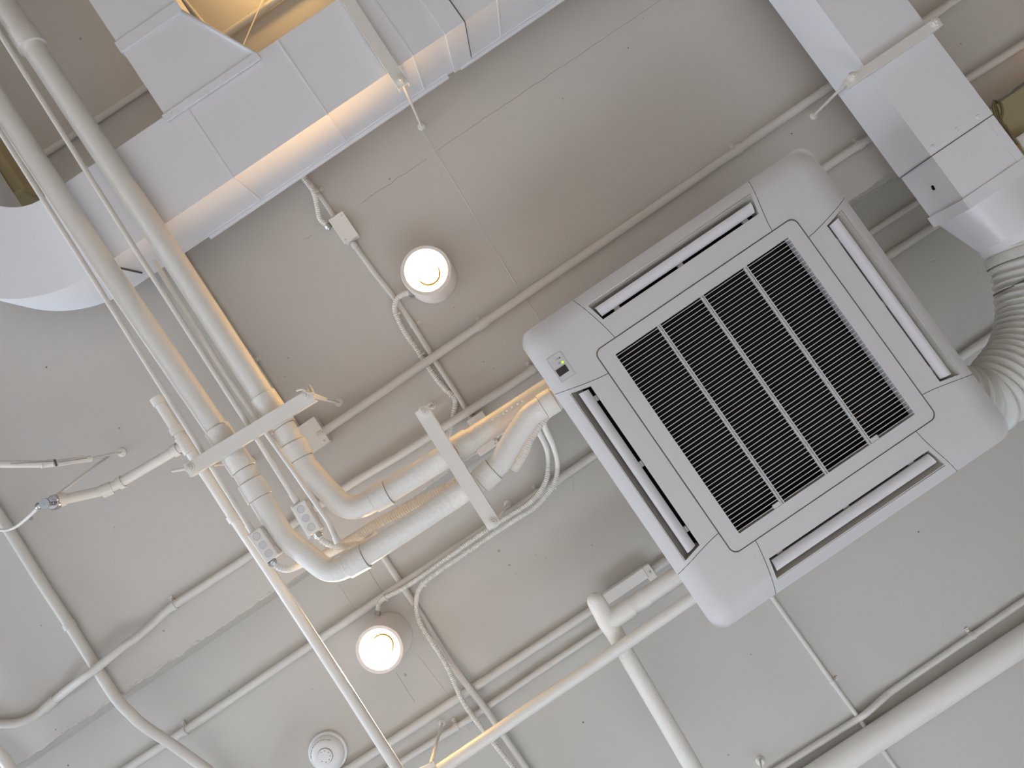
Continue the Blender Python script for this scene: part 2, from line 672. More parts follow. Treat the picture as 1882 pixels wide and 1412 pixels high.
wall('wall_left', 'x', RX0 - 0.1, 0.2, RY0, RY1, (-3.0, 2.6))
wall('wall_right', 'x', RX1 + 0.1, 0.2, RY0, RY1, wm=WALLD)
wall('wall_front', 'y', RY0 - 0.1, 0.2, X0, X1, wm=WALLD)
wall('wall_back', 'y', RY1 + 0.1, 0.2, X0, X1, (-3.2, 0.8), LZ0, LZ1)  # opening here is added to go with the floor fill
for i, (axis, at, w0, w1, WZ0, WZ1) in enumerate([('x', RX0 - 0.1, -3.0, 2.6, WZ0, WZ1), ('y', RY1 + 0.1, -3.2, 0.8, LZ0, LZ1)]):  # the second frame is added, round the floor fill
    g = MB()
    n = 4
    for k in range(n + 1):
        a = w0 + (w1 - w0) * k / n
        c = (at, a, (WZ0 + WZ1) / 2) if axis == 'x' else (a, at, (WZ0 + WZ1) / 2)
        g.box(c, (0.05, 0.05, WZ1 - WZ0), None, 0.004)
    for z in (WZ0 + 0.02, WZ1 - 0.02):
        c = (at, (w0 + w1) / 2, z) if axis == 'x' else ((w0 + w1) / 2, at, z)
        g.box(c, (0.05, w1 - w0, 0.05) if axis == 'x' else (w1 - w0, 0.05, 0.05), None, 0.004)
    structure(g.build('window_%d' % (i + 1), FRAME, origin=g.v[0]))

# ------------------------------------------------------------------ downlights


def downlight(px, py, hopen, hceil, label, group='surface mounted downlights'):
    """px,py: centre of the opening"""
    c = P(px, py, hopen)
    t = thing('downlight', label, 'light', Vector((c.x, c.y, Z(hceil))), group)
    z0, z1 = Z(hopen), Z(hceil)
    R, r = 0.0835, 0.0675
    o = Vector((c.x, c.y, z0))
    MB().lathe(o, [(r, 0.003), (r + 0.002, 0.0), (R - 0.003, 0.0), (R, 0.004), (R, z1 - z0 - 0.022), (R + 0.0015, z1 - z0 - 0.020), (R + 0.0015, z1 - z0), (0.0, z1 - z0)], 56).build('housing', RIM, t)
    MB().lathe(o, [(r, 0.003), (r - 0.002, 0.01), (r - 0.008, 0.035), (r - 0.016, 0.052), (0.045, 0.056), (0.0, 0.0565)], 56).build('reflector', REFL, t)
    MB().lathe(o, [(0.0, 0.005), (0.015, 0.007), (0.027, 0.012), (0.0355, 0.020), (0.0360, 0.026), (0.028, 0.045), (0.018, 0.055)], 36).build('bulb', BULB, t)
    MB().lathe(o, [(0.034, 0.0555), (0.0345, 0.050), (0.0385, 0.050), (0.039, 0.0555)], 40).build('bulb_ring', GOLD, t)
    l = bpy.data.lights.new('downlight_beam', 'SPOT')
    l.energy = 300
    l.color = (1.0, 0.78, 0.55)
    l.spot_size = math.radians(84)
    l.spot_blend = 0.6
    l.shadow_soft_size = 0.03
    lo2 = bpy.data.objects.new('downlight_beam', l)
    C.objects.link(lo2)
    lo2.parent = t
    lo2.location = o + Vector((0, 0, 0.002)) - Vector(t['wloc'])
    return t


downlight(783, 497, 2.50, HA, 'white cylinder downlight, lit, in the upper part beside the flat junction box conduit')
downlight(697.5, 1194, 2.72, HB, 'white cylinder downlight, lit, near the smoke detector at the bottom')

# unseen lamps assumed just beyond the frame, added to light the yellow corners
def assumed_lamp(px, py, h, hceil, label, m):
    c = P(px, py, h)
    t = thing('assumed_bulb_lamp', label, 'light', Vector((c.x, c.y, Z(hceil))))
    MB().ball(c, 0.04, 24, 16).build('bulb', m, t)
    MB().lathe(c + Vector((0, 0, 0.03)), [(0.018, 0), (0.020, 0.01), (0.020, 0.05), (0.004, 0.055), (0.004, Z(hceil) - c.z - 0.03)], 20).build('lamp_holder', PLASTIC, t)


assumed_lamp(470, -150, 2.50, HA, 'assumed bare warm bulb hanging beyond the branch duct above the top edge of the view', emit('assumed_yellow_bulb', (1.0, 0.60, 0.20), 75.0))  # lamp assumed from the yellow glow, added unseen to light the ceiling there
assumed_lamp(2010, 40, 2.60, HA, 'assumed bare warm bulb hanging beyond the right duct outside the view', emit('assumed_dim_bulb', (1.0, 0.60, 0.22), 9.0))  # dimmer lamp, also assumed and unseen, added for the upper right glow

# ------------------------------------------------------------------ main rectangular duct with elbow
HD0, HD1 = 2.28, 2.52
yo = (P(640, 190, HD0).y + P(300, 412, HD0).y + P(425, 325, HD0).y) / 3       # lower edge of the underside
yi = (P(480, 95, HD0).y + P(240, 250, HD0).y + P(620, 3, HD0).y) / 3
width = yo - yi
ec = P(28, 283, HD0)
Rout = yo - ec.y
Rin = max(0.05, Rout - width)
xe = ec.x
zD0, zD1 = Z(HD0), Z(HD1)
t_duct = thing('rectangular_air_duct', 'long white rectangular air duct crossing the top left, curving away at the left edge', 'duct', Vector((xe, yo, zD0)))
g = MB()
prof_n = 26
ring = []
ring.append((2.6, yo, yi, None))


def duct_section(path_pts):
    """path_pts: list of (outer xy, inner xy)"""
    vs, fs = [], []
    for (o_, i_) in path_pts:
        vs += [Vector((o_[0], o_[1], zD0)), Vector((i_[0], i_[1], zD0)), Vector((i_[0], i_[1], zD1)), Vector((o_[0], o_[1], zD1))]
    for k in range(len(path_pts) - 1):
        for q in range(4):
            q2 = (q + 1) % 4
            fs.append([k * 4 + q, k * 4 + q2, (k + 1) * 4 + q2, (k + 1) * 4 + q])
    fs.append([0, 1, 2, 3])
    e = (len(path_pts) - 1) * 4
    fs.append([e, e + 1, e + 2, e + 3])
    return vs, fs


vs, fs = duct_section([((2.6, yo), (2.6, yi)), ((xe, yo), (xe, yi))])
MB().add(vs, fs).build('duct_run', DUCT, t_duct)
arc = []
for k in range(prof_n + 1):
    a = math.pi / 2 + math.pi / 2 * k / prof_n
    arc.append(((ec.x + Rout * math.cos(a), ec.y + Rout * math.sin(a)), (ec.x + Rin * math.cos(a), ec.y + Rin * math.sin(a))))
arc.append(((ec.x - Rout, ec.y - 2.0), (ec.x - Rin, ec.y - 2.0)))
vs, fs = duct_section(arc)
el = MB().add(vs, fs).build('duct_elbow', DUCT, t_duct)

# top flange lip along the lit side, with breaks
g = MB()
xj = P(840, 130, HD1).x
xl0, xl1 = P(333, 467, HD1).x, 2.6
for (a, b) in ((xe + 0.30, xj - 0.035), (xj + 0.012, 2.6)):
    g.box(((a + b) / 2, yo + 0.006, zD1 - 0.003), (b - a, 0.012, 0.010), None, 0.002)
    g.box(((a + b) / 2, yo + 0.0015, zD1 - 0.014), (b - a, 0.003, 0.006))
g.build('top_flange', DUCT, t_duct)
# joint band round the duct
xb = P(838, 75, HD0).x
g = MB()
bx0, bx1 = P(811, 55, HD0).x, P(856, 45, HD0).x
mid, wdt = (bx0 + bx1) / 2, abs(bx1 - bx0)
g.box((mid, (yo + yi) / 2, zD0 - 0.003), (wdt, width + 0.008, 0.006), None, 0.0015)
g.box((mid, yo + 0.003, (zD0 + zD1) / 2), (wdt, 0.006, zD1 - zD0 + 0.006), None, 0.0015)
g.build('joint_band', DUCT, t_duct)
g = MB()
g.box((bx1 + 0.002, (yo + yi) / 2, zD0 - 0.001), (0.003, width, 0.004))
g.box((bx1 + 0.002, yo + 0.001, (zD0 + zD1) / 2), (0.003, 0.004, zD1 - zD0))
g.build('joint_gap', SEAM, t_duct)
# pressed cross ribs
for (x, y) in ((517, 85), (355, 215), (688, 0), (915, 0)):
    xx = P(x, y, HD0).x
    if y == 0:
        xx = P(x, y, HD0).x
    g = MB()
    g.box((xx, (yo + yi) / 2, zD0 - 0.001), (0.006, width, 0.004), None, 0.001)
    g.box((xx, yo + 0.001, (zD0 + zD1) / 2), (0.006, 0.004, zD1 - zD0), None, 0.001)
    g.build('stiffening_rib', DUCT, t_duct)
# inner seam on the elbow side
g = MB()
xs0, xs1 = P(212, 484, 2.36).x, P(262, 505, 2.50).x
g.sweep([Vector((P(212, 484, 2.34).x, yo + 0.002, Z(2.34))), Vector((P(262, 504, 2.46).x, yo + 0.002, Z(2.46)))], 0.003, 6)
g.build('elbow_seam', SEAM, t_duct)

# branch duct: comes from the top, flares onto the main duct
br = t_duct
pL0, pR0 = P(235, 78, HD0), P(337, 22, HD0)
xl = (P(300, 210, HD0).x + P(225, 90, HD0).x) / 2
xr0 = P(337, 25, HD0).x
xr1 = P(468, 98, HD0).x
ystrip = P(218, 95, HD0).y
zq = zD0 - 0.004
MB().prism([(xl, ystrip - 1.2), (xr0, ystrip - 1.2), (xr0, ystrip), (xl, ystrip)], zq + 0.002, zD1 - 0.01).build('branch_duct', DUCT, br)
MB().prism([(xl, ystrip), (xr0, ystrip), (xr1, yi), (xl, yi)], zq, zD1 - 0.02).build('flared_boot', DUCT, br)
g = MB()
g.box(((xl + xr0) / 2, ystrip - 0.006, zq - 0.003), (xr0 - xl + 0.01, 0.040, 0.006), None, 0.002)
g.box((xl - 0.003, ystrip - 0.006, zq + 0.02), (0.006, 0.04, 0.05), None, 0.002)
g.build('slip_joint', DUCT, br)
ov = P(470, 108, HD0).y
g = MB()
g.box(((xl + xr1) / 2, yi + 0.012, zq - 0.004), (xr1 - xl + 0.015, 0.026, 0.008), None, 0.002)
for k in range(40):
    g.ball(((xl + (xr1 - xl) * random.random()), yi + 0.012 + random.uniform(-0.012, 0.012), zq - 0.007), random.uniform(0.002, 0.0045), 6, 4)
g.build('sealed_flange', DUCT, br)
g = MB()
a, b = Vector((xr0, ystrip + 0.01, zq - 0.002)), Vector((xr1, yi, zq - 0.002))
g.sweep([a, b], 0.006, 8)
g.build('edge_fold', DUCT, br)

# another duct piece behind the elbow, dark, at the left edge
g = MB()
HX = 2.53
xr = P(25, 318, HX).x
yy = P(40, 352, HX).y
MBo = MB().box((xr - 0.15, yy - 0.45, Z(HX) + 0.05), (0.30, 0.9, 0.10), None, 0.012)
MBo.sweep([Vector((xr - 0.012, yy - 0.9, Z(HX) - 0.002)), Vector((xr - 0.012, yy - 0.01, Z(HX) - 0.002))], 0.003, 6)
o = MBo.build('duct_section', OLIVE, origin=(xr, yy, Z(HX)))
tag(o, 'olive shaded duct piece showing behind the curved duct at the left edge', 'duct')

# ------------------------------------------------------------------ hangers
THREAD = PAINT


def rod_mesh(a, b, r=0.0045):
    path = resample([a, b], 0.004)
    return MB().sweep(path, [r * (1 + 0.08 * math.sin(i * math.pi / 2 * 1.0)) for i in range(len(path))], 8)


def nut_mesh(c, d, r=0.011, h=0.007, washer=0.015):
    m = MB()
    m.lathe(c, [(0.001, 0), (washer, 0), (washer, 0.002), (0.001, 0.002)], 20, d, False)
    m.lathe(c + d * 0.002, [(0.001, 0), (r, 0), (r, h), (0.001, h)], 6, d, False)
    m.lathe(c + d * (0.002 + h), [(0.001, 0), (0.0055, 0), (0.005, 0.008), (0.001, 0.008)], 10, d)
    return m


def anchor_mesh(p, r=0.014):
    return MB().lathe(p - Vector((0, 0, 0.010)), [(0.001, 0), (r * 0.65, 0), (r * 0.8, 0.004), (r, 0.005), (r, 0.010)], 14)


def hanger(label, a, b, h, wid, rods, lip=True, group=None, chan=0.02):
    """bar between px points a,b at height h (underside); rods: list of ((px,py),(pxc,pyc)|None,hceil)"""
    pa, pb = P(*a, h), P(*b, h)
    d = (pb - pa).normalized()
    side = d.cross(Vector((0, 0, 1))).normalized()
    t = thing('trapeze_hanger', label, 'hanger', (pa + pb) / 2, group)
    Rm = Matrix((d, side, Vector((0, 0, 1)))).transposed()
    L = (pb - pa).length
    m = MB()
    m.box((pa + pb) / 2 + Vector((0, 0, 0.0015)), (L, wid, 0.003), Rm)
    if lip:
        for s in (-1, 1):
            m.box((pa + pb) / 2 + side * s * (wid / 2 - 0.0015) + Vector((0, 0, 0.003 + chan / 2)), (L, 0.003, chan - 0.001), Rm)
    m.build('bar', PAINT, t)
    for (q, qc, hc) in rods:
        p0 = P(*q, h)
        c = P(*qc, hc) if qc else Vector((p0.x, p0.y, Z(hc)))
        dd = (c - p0).normalized()
        rod_mesh(p0 - dd * 0.014, c).build('threaded_rod', THREAD, t)
        nut_mesh(p0, -dd).build('nut', PAINT, t)
        anchor_mesh(c).build('ceiling_anchor', PAINT, t)
    return t


hanger('white angle bar under the long duct, bolted rod at its lower end', (600, -62), (742, 158), 2.250, 0.036, [((737, 148), (775, 233), HA)])
hanger('grey painted strut under the right duct with two bolts and rods', (1556, 154), (1728, 38), 2.284, 0.030, [((1567, 141), (1495, 213), HA), ((1719, 42), None, HA)])
hanger('long white bar carrying the two insulated pipes, left of centre', (343, 866), (574, 726), 2.171, 0.040, [((349, 860), None, HA), ((562, 727), (623, 740), HA)])
hanger('white bar under the two pipes beside the air conditioner', (773, 752), (908, 966), 2.171, 0.040, [((778, 757), (794, 745), HA), ((907, 961), (933, 927), HB)])

# stub and wire on the long bar
o = rod_mesh(P(316, 866, 2.180), P(345, 861, 2.183), 0.0045)
b_ = bpy.data.objects['trapeze_hanger.002']
o.build('bolt_stub', THREAD, b_)
m = MB()
pts = [P(x, y, h) for x, y, h in [(545, 718, 2.17), (556, 716, 2.165), (566, 722, 2.16), (575, 722, 2.17), (571, 712, 2.18), (566, 708, 2.19), (569, 718, 2.175), (580, 726, 2.20), (600, 733, 2.40)]]
m.sweep(catmull(pts), 0.0032, 7)
m.build('tie_wire', PAINT2, b_)

# ------------------------------------------------------------------ right duct
HR0, HR1 = 2.31, 2.51
xl_ = (P(1600, 130, HR0).x + P(1740, 336, HR0).x) / 2
xr_ = (P(1712, 48, HR0).x + P(1812, 205, HR0).x) / 2
yj = (P(1722, 283, HR0).y + P(1805, 220, HR0).y) / 2
yend = P(1786, 382, HR0).y
wr = xr_ - xl_
zR0, zR1 = Z(HR0), Z(HR1)
t = thing('rectangular_supply_duct', 'white rectangular duct at the upper right ending in a hopper for the hose', 'duct', Vector((xl_, yend, zR0)))
MB().prism([(xl_, yo + 0.001), (xr_, yo + 0.001), (xr_, yj), (xl_, yj)], zR0 - 0.002, zR1).build('duct_run', DUCT, t)
MB().prism([(xl_ + 0.003, yj), (xr_ - 0.002, yj), (xr_ - 0.002, yend), (xl_ + 0.003, yend)], zR0, zR1 - 0.002).build('end_section', DUCT, t)
g = MB()
g.box(((xl_ + xr_) / 2, yj + 0.001, zR0 - 0.0015), (wr + 0.003, 0.0028, 0.0028))
g.box((xl_ - 0.001, yj + 0.001, (zR0 + zR1) / 2), (0.004, 0.0028, zR1 - zR0))
g.build('joint_gap', SEAM, t)
g = MB()
ys = P(1775, 385, HR0).y - 0.022
g.box(((xl_ + xr_) / 2, yend - 0.018, zR0 - 0.002), (wr + 0.006, 0.036, 0.005), None, 0.001)
g.box((xl_ - 0.002, yend - 0.018, (zR0 + zR1) / 2 - 0.004), (0.006, 0.036, zR1 - zR0 + 0.01), None, 0.001)
g.build('end_flange', DUCT, t)
g = MB()
g.box((xr_ - 0.014, (P(1815, 218, HR0).y + yend) / 2 - 0.02, zR0 - 0.0012), (0.026, 0.175, 0.002), None, 0.0008)
g.build('foil_tape', DUCT, t)
for (x, y) in ((1715, 269), (1758, 238), (1797, 214)):
    c = P(x, y, HR0 - 0.002)
    MB().lathe(c - Vector((0, 0, 0.003)), [(0.0005, 0.001), (0.004, 0), (0.006, 0.002), (0.0065, 0.004)], 12).build('rivet', DUCT, t)
c = P(1708, 352, 2.40)
c.x = xl_ + 0.0025
g = MB()
for k in range(5):
    g.ball(c + Vector((0, random.uniform(-0.008, 0.008), random.uniform(-0.006, 0.006))), 0.0055, 7, 5, (0.5, 1, 1))
g.build('punched_hole', BLACK, t)
# hopper from rectangle to round
nc = P(1858, 427, 2.405)
nr = 0.100
rect, circ = [], []
N = 48
cx_, cz_ = (xl_ + xr_) / 2, (zR0 + zR1) / 2
for k in range(N):
    a = 2 * math.pi * k / N
    dx, dz = math.cos(a), math.sin(a)
    s = min((wr / 2 - 0.002) / max(abs(dx), 1e-6), ((zR1 - zR0) / 2 - 0.003) / max(abs(dz), 1e-6))
    rect.append(Vector((cx_ + dx * s, yend, cz_ + dz * s)))
    circ.append(Vector((nc.x + dx * nr, nc.y, nc.z + dz * nr)))
vs = rect + circ
fs = [[k, (k + 1) % N, N + (k + 1) % N, N + k] for k in range(N)]
g = MB()
g.add(vs, fs, True)
g.lathe(nc, [(nr, 0), (nr, 0.05)], 48, (0, 1, 0))
g.build('hopper', DUCT, t)

# ribbed hose
hpts = [nc + Vector((0, 0.048, 0)), P(1886, 484, 2.40), P(1898, 540, 2.39), P(1899, 600, 2.37), P(1882, 655, 2.345), P(1845, 706, 2.32), P(1805, 738, 2.305), Vector((ACC.x + 0.452, ACC.y + 0.345, Z(2.30)))]
path = resample(catmull(hpts), 0.0045)
rr = []
for i in range(len(path)):
    s = i * 0.0045
    rr.append(0.097 * (1 + 0.055 * math.sin(2 * math.pi * s / 0.027)) + (0.001 * math.sin(s * 190)))
th = thing('flexible_duct_hose', 'white ribbed flexible duct hose bending down to the air conditioner at the right edge', 'duct hose', path[0])
MB().sweep(path, rr, 40).build('hose', HOSE, th)
d = (path[8] - path[0]).normalized()
MB().lathe(path[6] - d * 0.01, [(0.1035, 0), (0.1045, 0.004), (0.1045, 0.026), (0.1035, 0.03)], 40, d).build('clamp_band', HOSE, th)
g = MB()
p9, d9 = near(path, 1880, 520)
g.lathe(p9, [(0.1035, -0.003), (0.1055, 0), (0.1035, 0.003)], 40, (d9 + Vector((0.25, 0, 0))).normalized())
g.build('wrap_seam', SEAM, th)

# olive metal box, insulation and wires beyond the right duct
bx = P(1815, 206, 2.52)
t = thing('metal_plenum', 'metal plenum with yellow lamp glow in its colour at the right edge', 'plenum', bx)
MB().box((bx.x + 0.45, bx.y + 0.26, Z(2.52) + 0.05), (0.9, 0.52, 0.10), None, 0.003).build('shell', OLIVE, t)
g = MB()
pa = [Vector((bx.x + 0.9 * k / 30, bx.y - 0.002 + random.uniform(-0.002, 0.002), Z(2.52) + random.uniform(-0.001, 0.002))) for k in range(31)]
g.sweep(pa, 0.0035, 6)
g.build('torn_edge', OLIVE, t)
MB().box(P(1885, 262, 2.50), (0.05, 0.06, 0.03), None, 0.003).build('junction_block', PAINT, t)
g = MB()
for k in range(60):
    u = random.random()
    c = P(1846 + u * 30, 228 + u * 50, 2.44) + Vector((random.uniform(-0.006, 0.01), random.uniform(-0.01, 0.01), random.uniform(0, 0.06)))
    g.ball(c, random.uniform(0.003, 0.007), 6, 4, (1, random.uniform(0.6, 2), 1))
o = g.build('torn_insulation', INSUL)
tag(o, 'torn brown insulation fibres along the right edge of the upper right duct', 'insulation')
g = MB()
for off in (0, 5, 9):
    g.sweep(catmull([P(1826 + off * 0.4, 184 + off, 2.45), P(1825 + off, 200, 2.42), P(1832 + off, 222, 2.40), P(1846 + off, 232 + off, 2.43), P(1866 + off, 262 + off, 2.45), P(1884, 284 + off, 2.47)]), 0.0028, 7)
g.sweep(catmull([P(1829, 186, 2.46), P(1838, 190, 2.44), P(1842, 205, 2.43), P(1839, 222, 2.43)]), 0.0045, 7)
o = g.build('wire_bundle', WIREC)
tag(o, 'dark olive wire bundle hanging beside the upper right duct', 'wire')

# ------------------------------------------------------------------ conduits on the ceiling (level A)
CON = 0.0145
hA1 = HA - CON - 0.0035
pipe('conduit', 'long white conduit from the square junction box up to the upper right', 'conduit',
     [(590, 797, HA - 0.036), (1180, 396, HA - 0.036), (1535, 152, HA - 0.036), (1790, -24, HA - 0.036)], CON, coup=[(872, 600, 0.045), (601, 790, 0.02)], straps=[(1355, 264), (884, 590)], ceil=HA)
pipe('conduit', 'white conduit running from the left edge behind the insulated pipes and the air conditioner', 'conduit',
     [(-40, 1330, hA1), (0, 1331, hA1), (32, 1329, hA1), (66, 1315, hA1), (105, 1283, hA1), (150, 1248, HA - 0.055), (177, 1229, HA - 0.060), (221, 1193, HA - 0.058), (258, 1166, HA - 0.04), (290, 1138, hA1), (317, 1115, hA1), (345, 1096, hA1), (470, 1014, hA1), (620, 906, HA - 0.026), (740, 833, HA - 0.036), (830, 776, HA - 0.038), (900, 731, HA - 0.034),
      (975, 682, hA1), (1250, 492, hA1), (1520, 306, hA1), (1600, 254, hA1), (1790, 138, hA1), (1925, 52, hA1)], 0.0140, mode='curve', coup=[(92, 1294, 0.05)], straps=[(320, 1114), (978, 680), (1580, 264)], ceil=HA)
pipe('conduit', 'thin white conduit hidden partly under the main insulated pipe, ending at the square box', 'conduit',
     [(285, 392, HA - 0.011), (340, 476, HA - 0.011), (440, 628, HA - 0.011), (511, 734, HA - 0.011), (556, 800, HA - 0.011)], 0.010, straps=[(468, 660)], ceil=HA)
pipe('conduit', 'thin white conduit from under the long duct down into the flat junction box', 'conduit',
     [(540, 295, HA - 0.011), (562, 326, HA - 0.011), (596, 371, HA - 0.011), (614, 398, HA - 0.011)], 0.0085, straps=[(584, 352)], ceil=HA)
pipe('conduit', 'thin white conduit running from the flat junction box past the upper downlight', 'conduit',
     [(648, 446, HA - 0.012), (690, 504, HA - 0.012), (729, 553, HA - 0.012), (765, 607, HA - 0.012), (800, 664, HA - 0.012), (845, 733, HA - 0.012), (868, 772, HA - 0.012)], 0.0095, straps=[(760, 600)], ceil=HA, coup=[(652, 452, 0.02)])
pipe('conduit', 'white raceway conduit stepping up the ceiling edge at the lower left', 'conduit',
     [(-40, 888, HA - 0.022), (20, 980, HA - 0.022), (75, 1068, HA - 0.022), (130, 1152, HA - 0.022), (176, 1226, HA - 0.026), (214, 1284, HA - 0.026), (240, 1312, HA - 0.02), (264, 1334, HA + 0.01), (318, 1370, HA + 0.09), (385, 1418, HA + 0.16), (430, 1450, HA + 0.2)],
     0.0175, mode='curve', straps=[(133, 1145)], ceil=HA, coup=[(128, 1150, 0.02)], strap_sides=(-1,))
pipe('pipe', 'short dark end of a pipe crossing the bottom left corner', 'pipe', [(-40, 1335, HA - 0.056), (8, 1396, HA - 0.056), (30, 1430, HA - 0.056)], 0.018)
pipe('conduit', 'faint conduit high on the dark ceiling beyond the long duct', 'conduit',
     [(60, 296, hA1), (175, 222, hA1), (268, 160, hA1), (420, 60, hA1), (520, -8, hA1), (640, -90, hA1)], 0.012)
pipe('conduit', 'thin conduit beside the flared boot against the yellow lit ceiling', 'conduit', [(330, -10, HA - 0.01), (380, 50, HA - 0.01), (420, 110, HA - 0.01)], 0.007)
pipe('suspension_wire', 'thin wire rising beside the branch duct corner at the top', 'wire', [(447, 84, HD0 + 0.02), (488, -12, HA)], 0.0022)

# ------------------------------------------------------------------ junction boxes


def jbox(name, label, px, py, h, hc, sx, sy, screws=1, m=None, bev=0.004, rot=0.0, group=None):
    """flat box fixed to ceiling level hc, lid at h"""
    c = P(px, py, h)
    t = thing(name, label, 'junction box', Vector((c.x, c.y, Z(hc))), group)
    dz = Z(hc) - c.z
    Rm = Matrix.Rotation(rot, 3, 'Z')
    MB().box((c.x, c.y, c.z + dz / 2 + 0.002), (sx - 0.003, sy - 0.003, dz - 0.004), Rm, bev).build('box', m or PAINT, t)
    MB().box((c.x, c.y, c.z + 0.002), (sx, sy, 0.004), Rm, 0.0018).build('lid', m or PAINT, t)
    for (u, v) in ([(0.36, 0.36)] if screws == 1 else [(0.30, -0.38), (-0.30, 0.38)]):
        q = Vector((c.x, c.y, c.z)) + Rm @ Vector((u * sx, v * sy, -0.0015))
        MB().lathe(q, [(0.0003, 0.0008), (0.0025, 0), (0.0032, 0.0015)], 10).build('screw', GREYP_, t)
    return t


GREYP_ = GRAYP
jbox('junction_box', 'flat white rounded junction box near the long duct', 631, 418, HA - 0.045, HA, 0.057, 0.100, 2, bev=0.006)
jbox('junction_box', 'square white junction box partly behind the main insulated pipe', 567, 805, HA - 0.050, HA, 0.108, 0.100, 1)
jbox('junction_box', 'small white junction box above the insulated pipe near the air conditioner', 880, 777, HA - 0.045, HA, 0.062, 0.055, 1)
jbox('junction_box', 'white junction box below the insulated pipe with ribbed cables on both sides', 892, 815, 2.44, HA, 0.072, 0.050, 1)


def device_box(label, corners, h, depth, side_px=None, flange=False):
    """box with three knockouts, seen from below; corners in px: A(top left) B(top right) C(bottom right) D(bottom left)"""
    w_ = [P(x, y, h) for x, y in corners]
    c = sum(w_, Vector()) / 4
    ux = ((w_[1] - w_[0]) + (w_[2] - w_[3])) / 2
    uy = ((w_[3] - w_[0]) + (w_[2] - w_[1])) / 2
    sx, sy = ux.length, uy.length
    uy = uy.normalized()
    ux = Vector((uy.y, -uy.x, 0))
    if ux.dot(w_[1] - w_[0]) < 0:
        ux = -ux
    Rm = Matrix((ux, uy, ux.cross(uy))).transposed()
    t = thing('outlet_box', label, 'junction box', c)
    MB().box(c + Vector((0, 0, depth / 2)), (sx, sy, depth), Rm, 0.004).build('box', PAINT, t)
    for k in (-1, 0, 1):
        q = c + uy * (k * sy * 0.30)
        MB().lathe(q - Vector((0, 0, 0.0012)), [(0.0003, 0.0004), (0.0092, 0.0004), (0.0098, -0.0003), (0.0108, -0.0003), (0.0112, 0.0013)], 24).build('knockout', PLASTIC, t)
    # side knockouts
    for k in (-1, 0, 1):
        q = c + uy * (k * sy * 0.30) + ux * (sx / 2 + 0.0008) + Vector((0, 0, depth / 2))
        MB().lathe(q, [(0.0085, -0.001), (0.0095, 0.0005), (0.0105, -0.001)], 20, ux).build('side_knockout', PAINT, t)
    if flange:
        MB().box(c - ux * (sx / 2 + 0.001) + uy * 0.002 + Vector((0, 0, 0.012)), (0.010, sy + 0.01, 0.003), Rm, 0.001).build('flange', PAINT, t)
    return t


device_box('white metal outlet box with three round knockouts on the sprinkler pipe', [(453, 985), (476, 968), (513, 1019), (488, 1037)], 2.186, 0.044)
device_box('white metal outlet box with three round knockouts between the insulated pipes', [(535, 932), (558, 919), (590, 972), (566, 988)], 2.186, 0.042, flange=True)

# ------------------------------------------------------------------ pipe rack: thin conduits along the pipes
hP = 2.205
pipe('conduit', 'outermost thin white conduit along the left pipe, ending at an outlet box', 'conduit',
     [(-63, 142, hP), (-4, 235, hP), (148, 475, hP), (376, 838, hP), (461, 973, hP)], 0.0078, coup=[(459, 970, 0.03)])
pipe('conduit', 'thin white conduit between the two insulated pipes, ending at an outlet box', 'conduit',
     [(-60, -33, hP), (0, 62, hP), (255, 468, hP), (470, 803, hP), (545, 922, hP)], 0.0078, coup=[(543, 919, 0.03)])
pipe('conduit', 'thin white conduit crossing in front of the main pipe bend', 'conduit',
     [(283, 480, 2.26), (415, 690, 2.215), (480, 783, 2.206), (507, 820, 2.182), (538, 864, 2.178), (603, 958, 2.178), (620, 996, 2.180)], 0.0075, coup=[(619, 992, 0.02)])

# insulated pipes
RP = 0.0335
hQ = 2.235
t, path = pipe('insulated_pipe', 'upper insulated white pipe bending right toward the air conditioner', 'pipe',
               [(-30, -48, hQ), (64, 92, hQ), (322, 480, hQ), (486, 733, hQ), (520, 783, hQ), (562, 858, hQ), (641, 944, hQ), (712, 905, hQ), (830, 832, hQ), (925, 770, hQ + 0.085), (1003, 719, hQ + 0.115), Vector((ACC.x - 0.427, P(1060, 682, hQ + 0.12).y, Z(hQ + 0.12)))],
               RP, WRAP, mode='fillet', fil=0.075, seg=28, coup=[(494, 748, 0.075), (513, 778, 0.03), (545, 828, 0.05), (700, 912, 0.05), (845, 821, 0.058)], coup_name='pipe_sleeve', coup_k=1.13)
g = MB()
c0, d0 = near(path, 45, 62)
g.lathe(c0 - d0 * 0.22, [(RP * 1.12, -0.3), (RP * 1.12, 0.20), (RP * 1.24, 0.21), (RP * 1.24, 0.27), (RP * 1.0, 0.27)], 28, d0)
g.build('thick_sleeve', WRAP, t)
t2, path2 = pipe('insulated_pipe', 'lower insulated white pipe bending right and snaking up into the air conditioner', 'pipe',
                 [(-50, 112, hQ), (25, 232, hQ), (187, 480, hQ), (396, 785, hQ), (440, 852, hQ), (470, 903, hQ), (520, 985, hQ), (608, 1056, hQ), (660, 1028, hQ), (770, 957, hQ), (893, 876, hQ), (920, 850, hQ), (945, 805, hQ),
                  (975, 762, hQ), (1010, 740, hQ), Vector((ACC.x - 0.427, P(1066, 702, hQ).y, Z(hQ)))],
                 RP * 0.97, WRAP, mode='fillet', fil=0.075, seg=28, coup=[(408, 803, 0.05), (437, 847, 0.06), (470, 901, 0.055), (655, 1032, 0.06), (895, 874, 0.05), (1008, 741, 0.04)], coup_name='pipe_sleeve', coup_k=1.13)
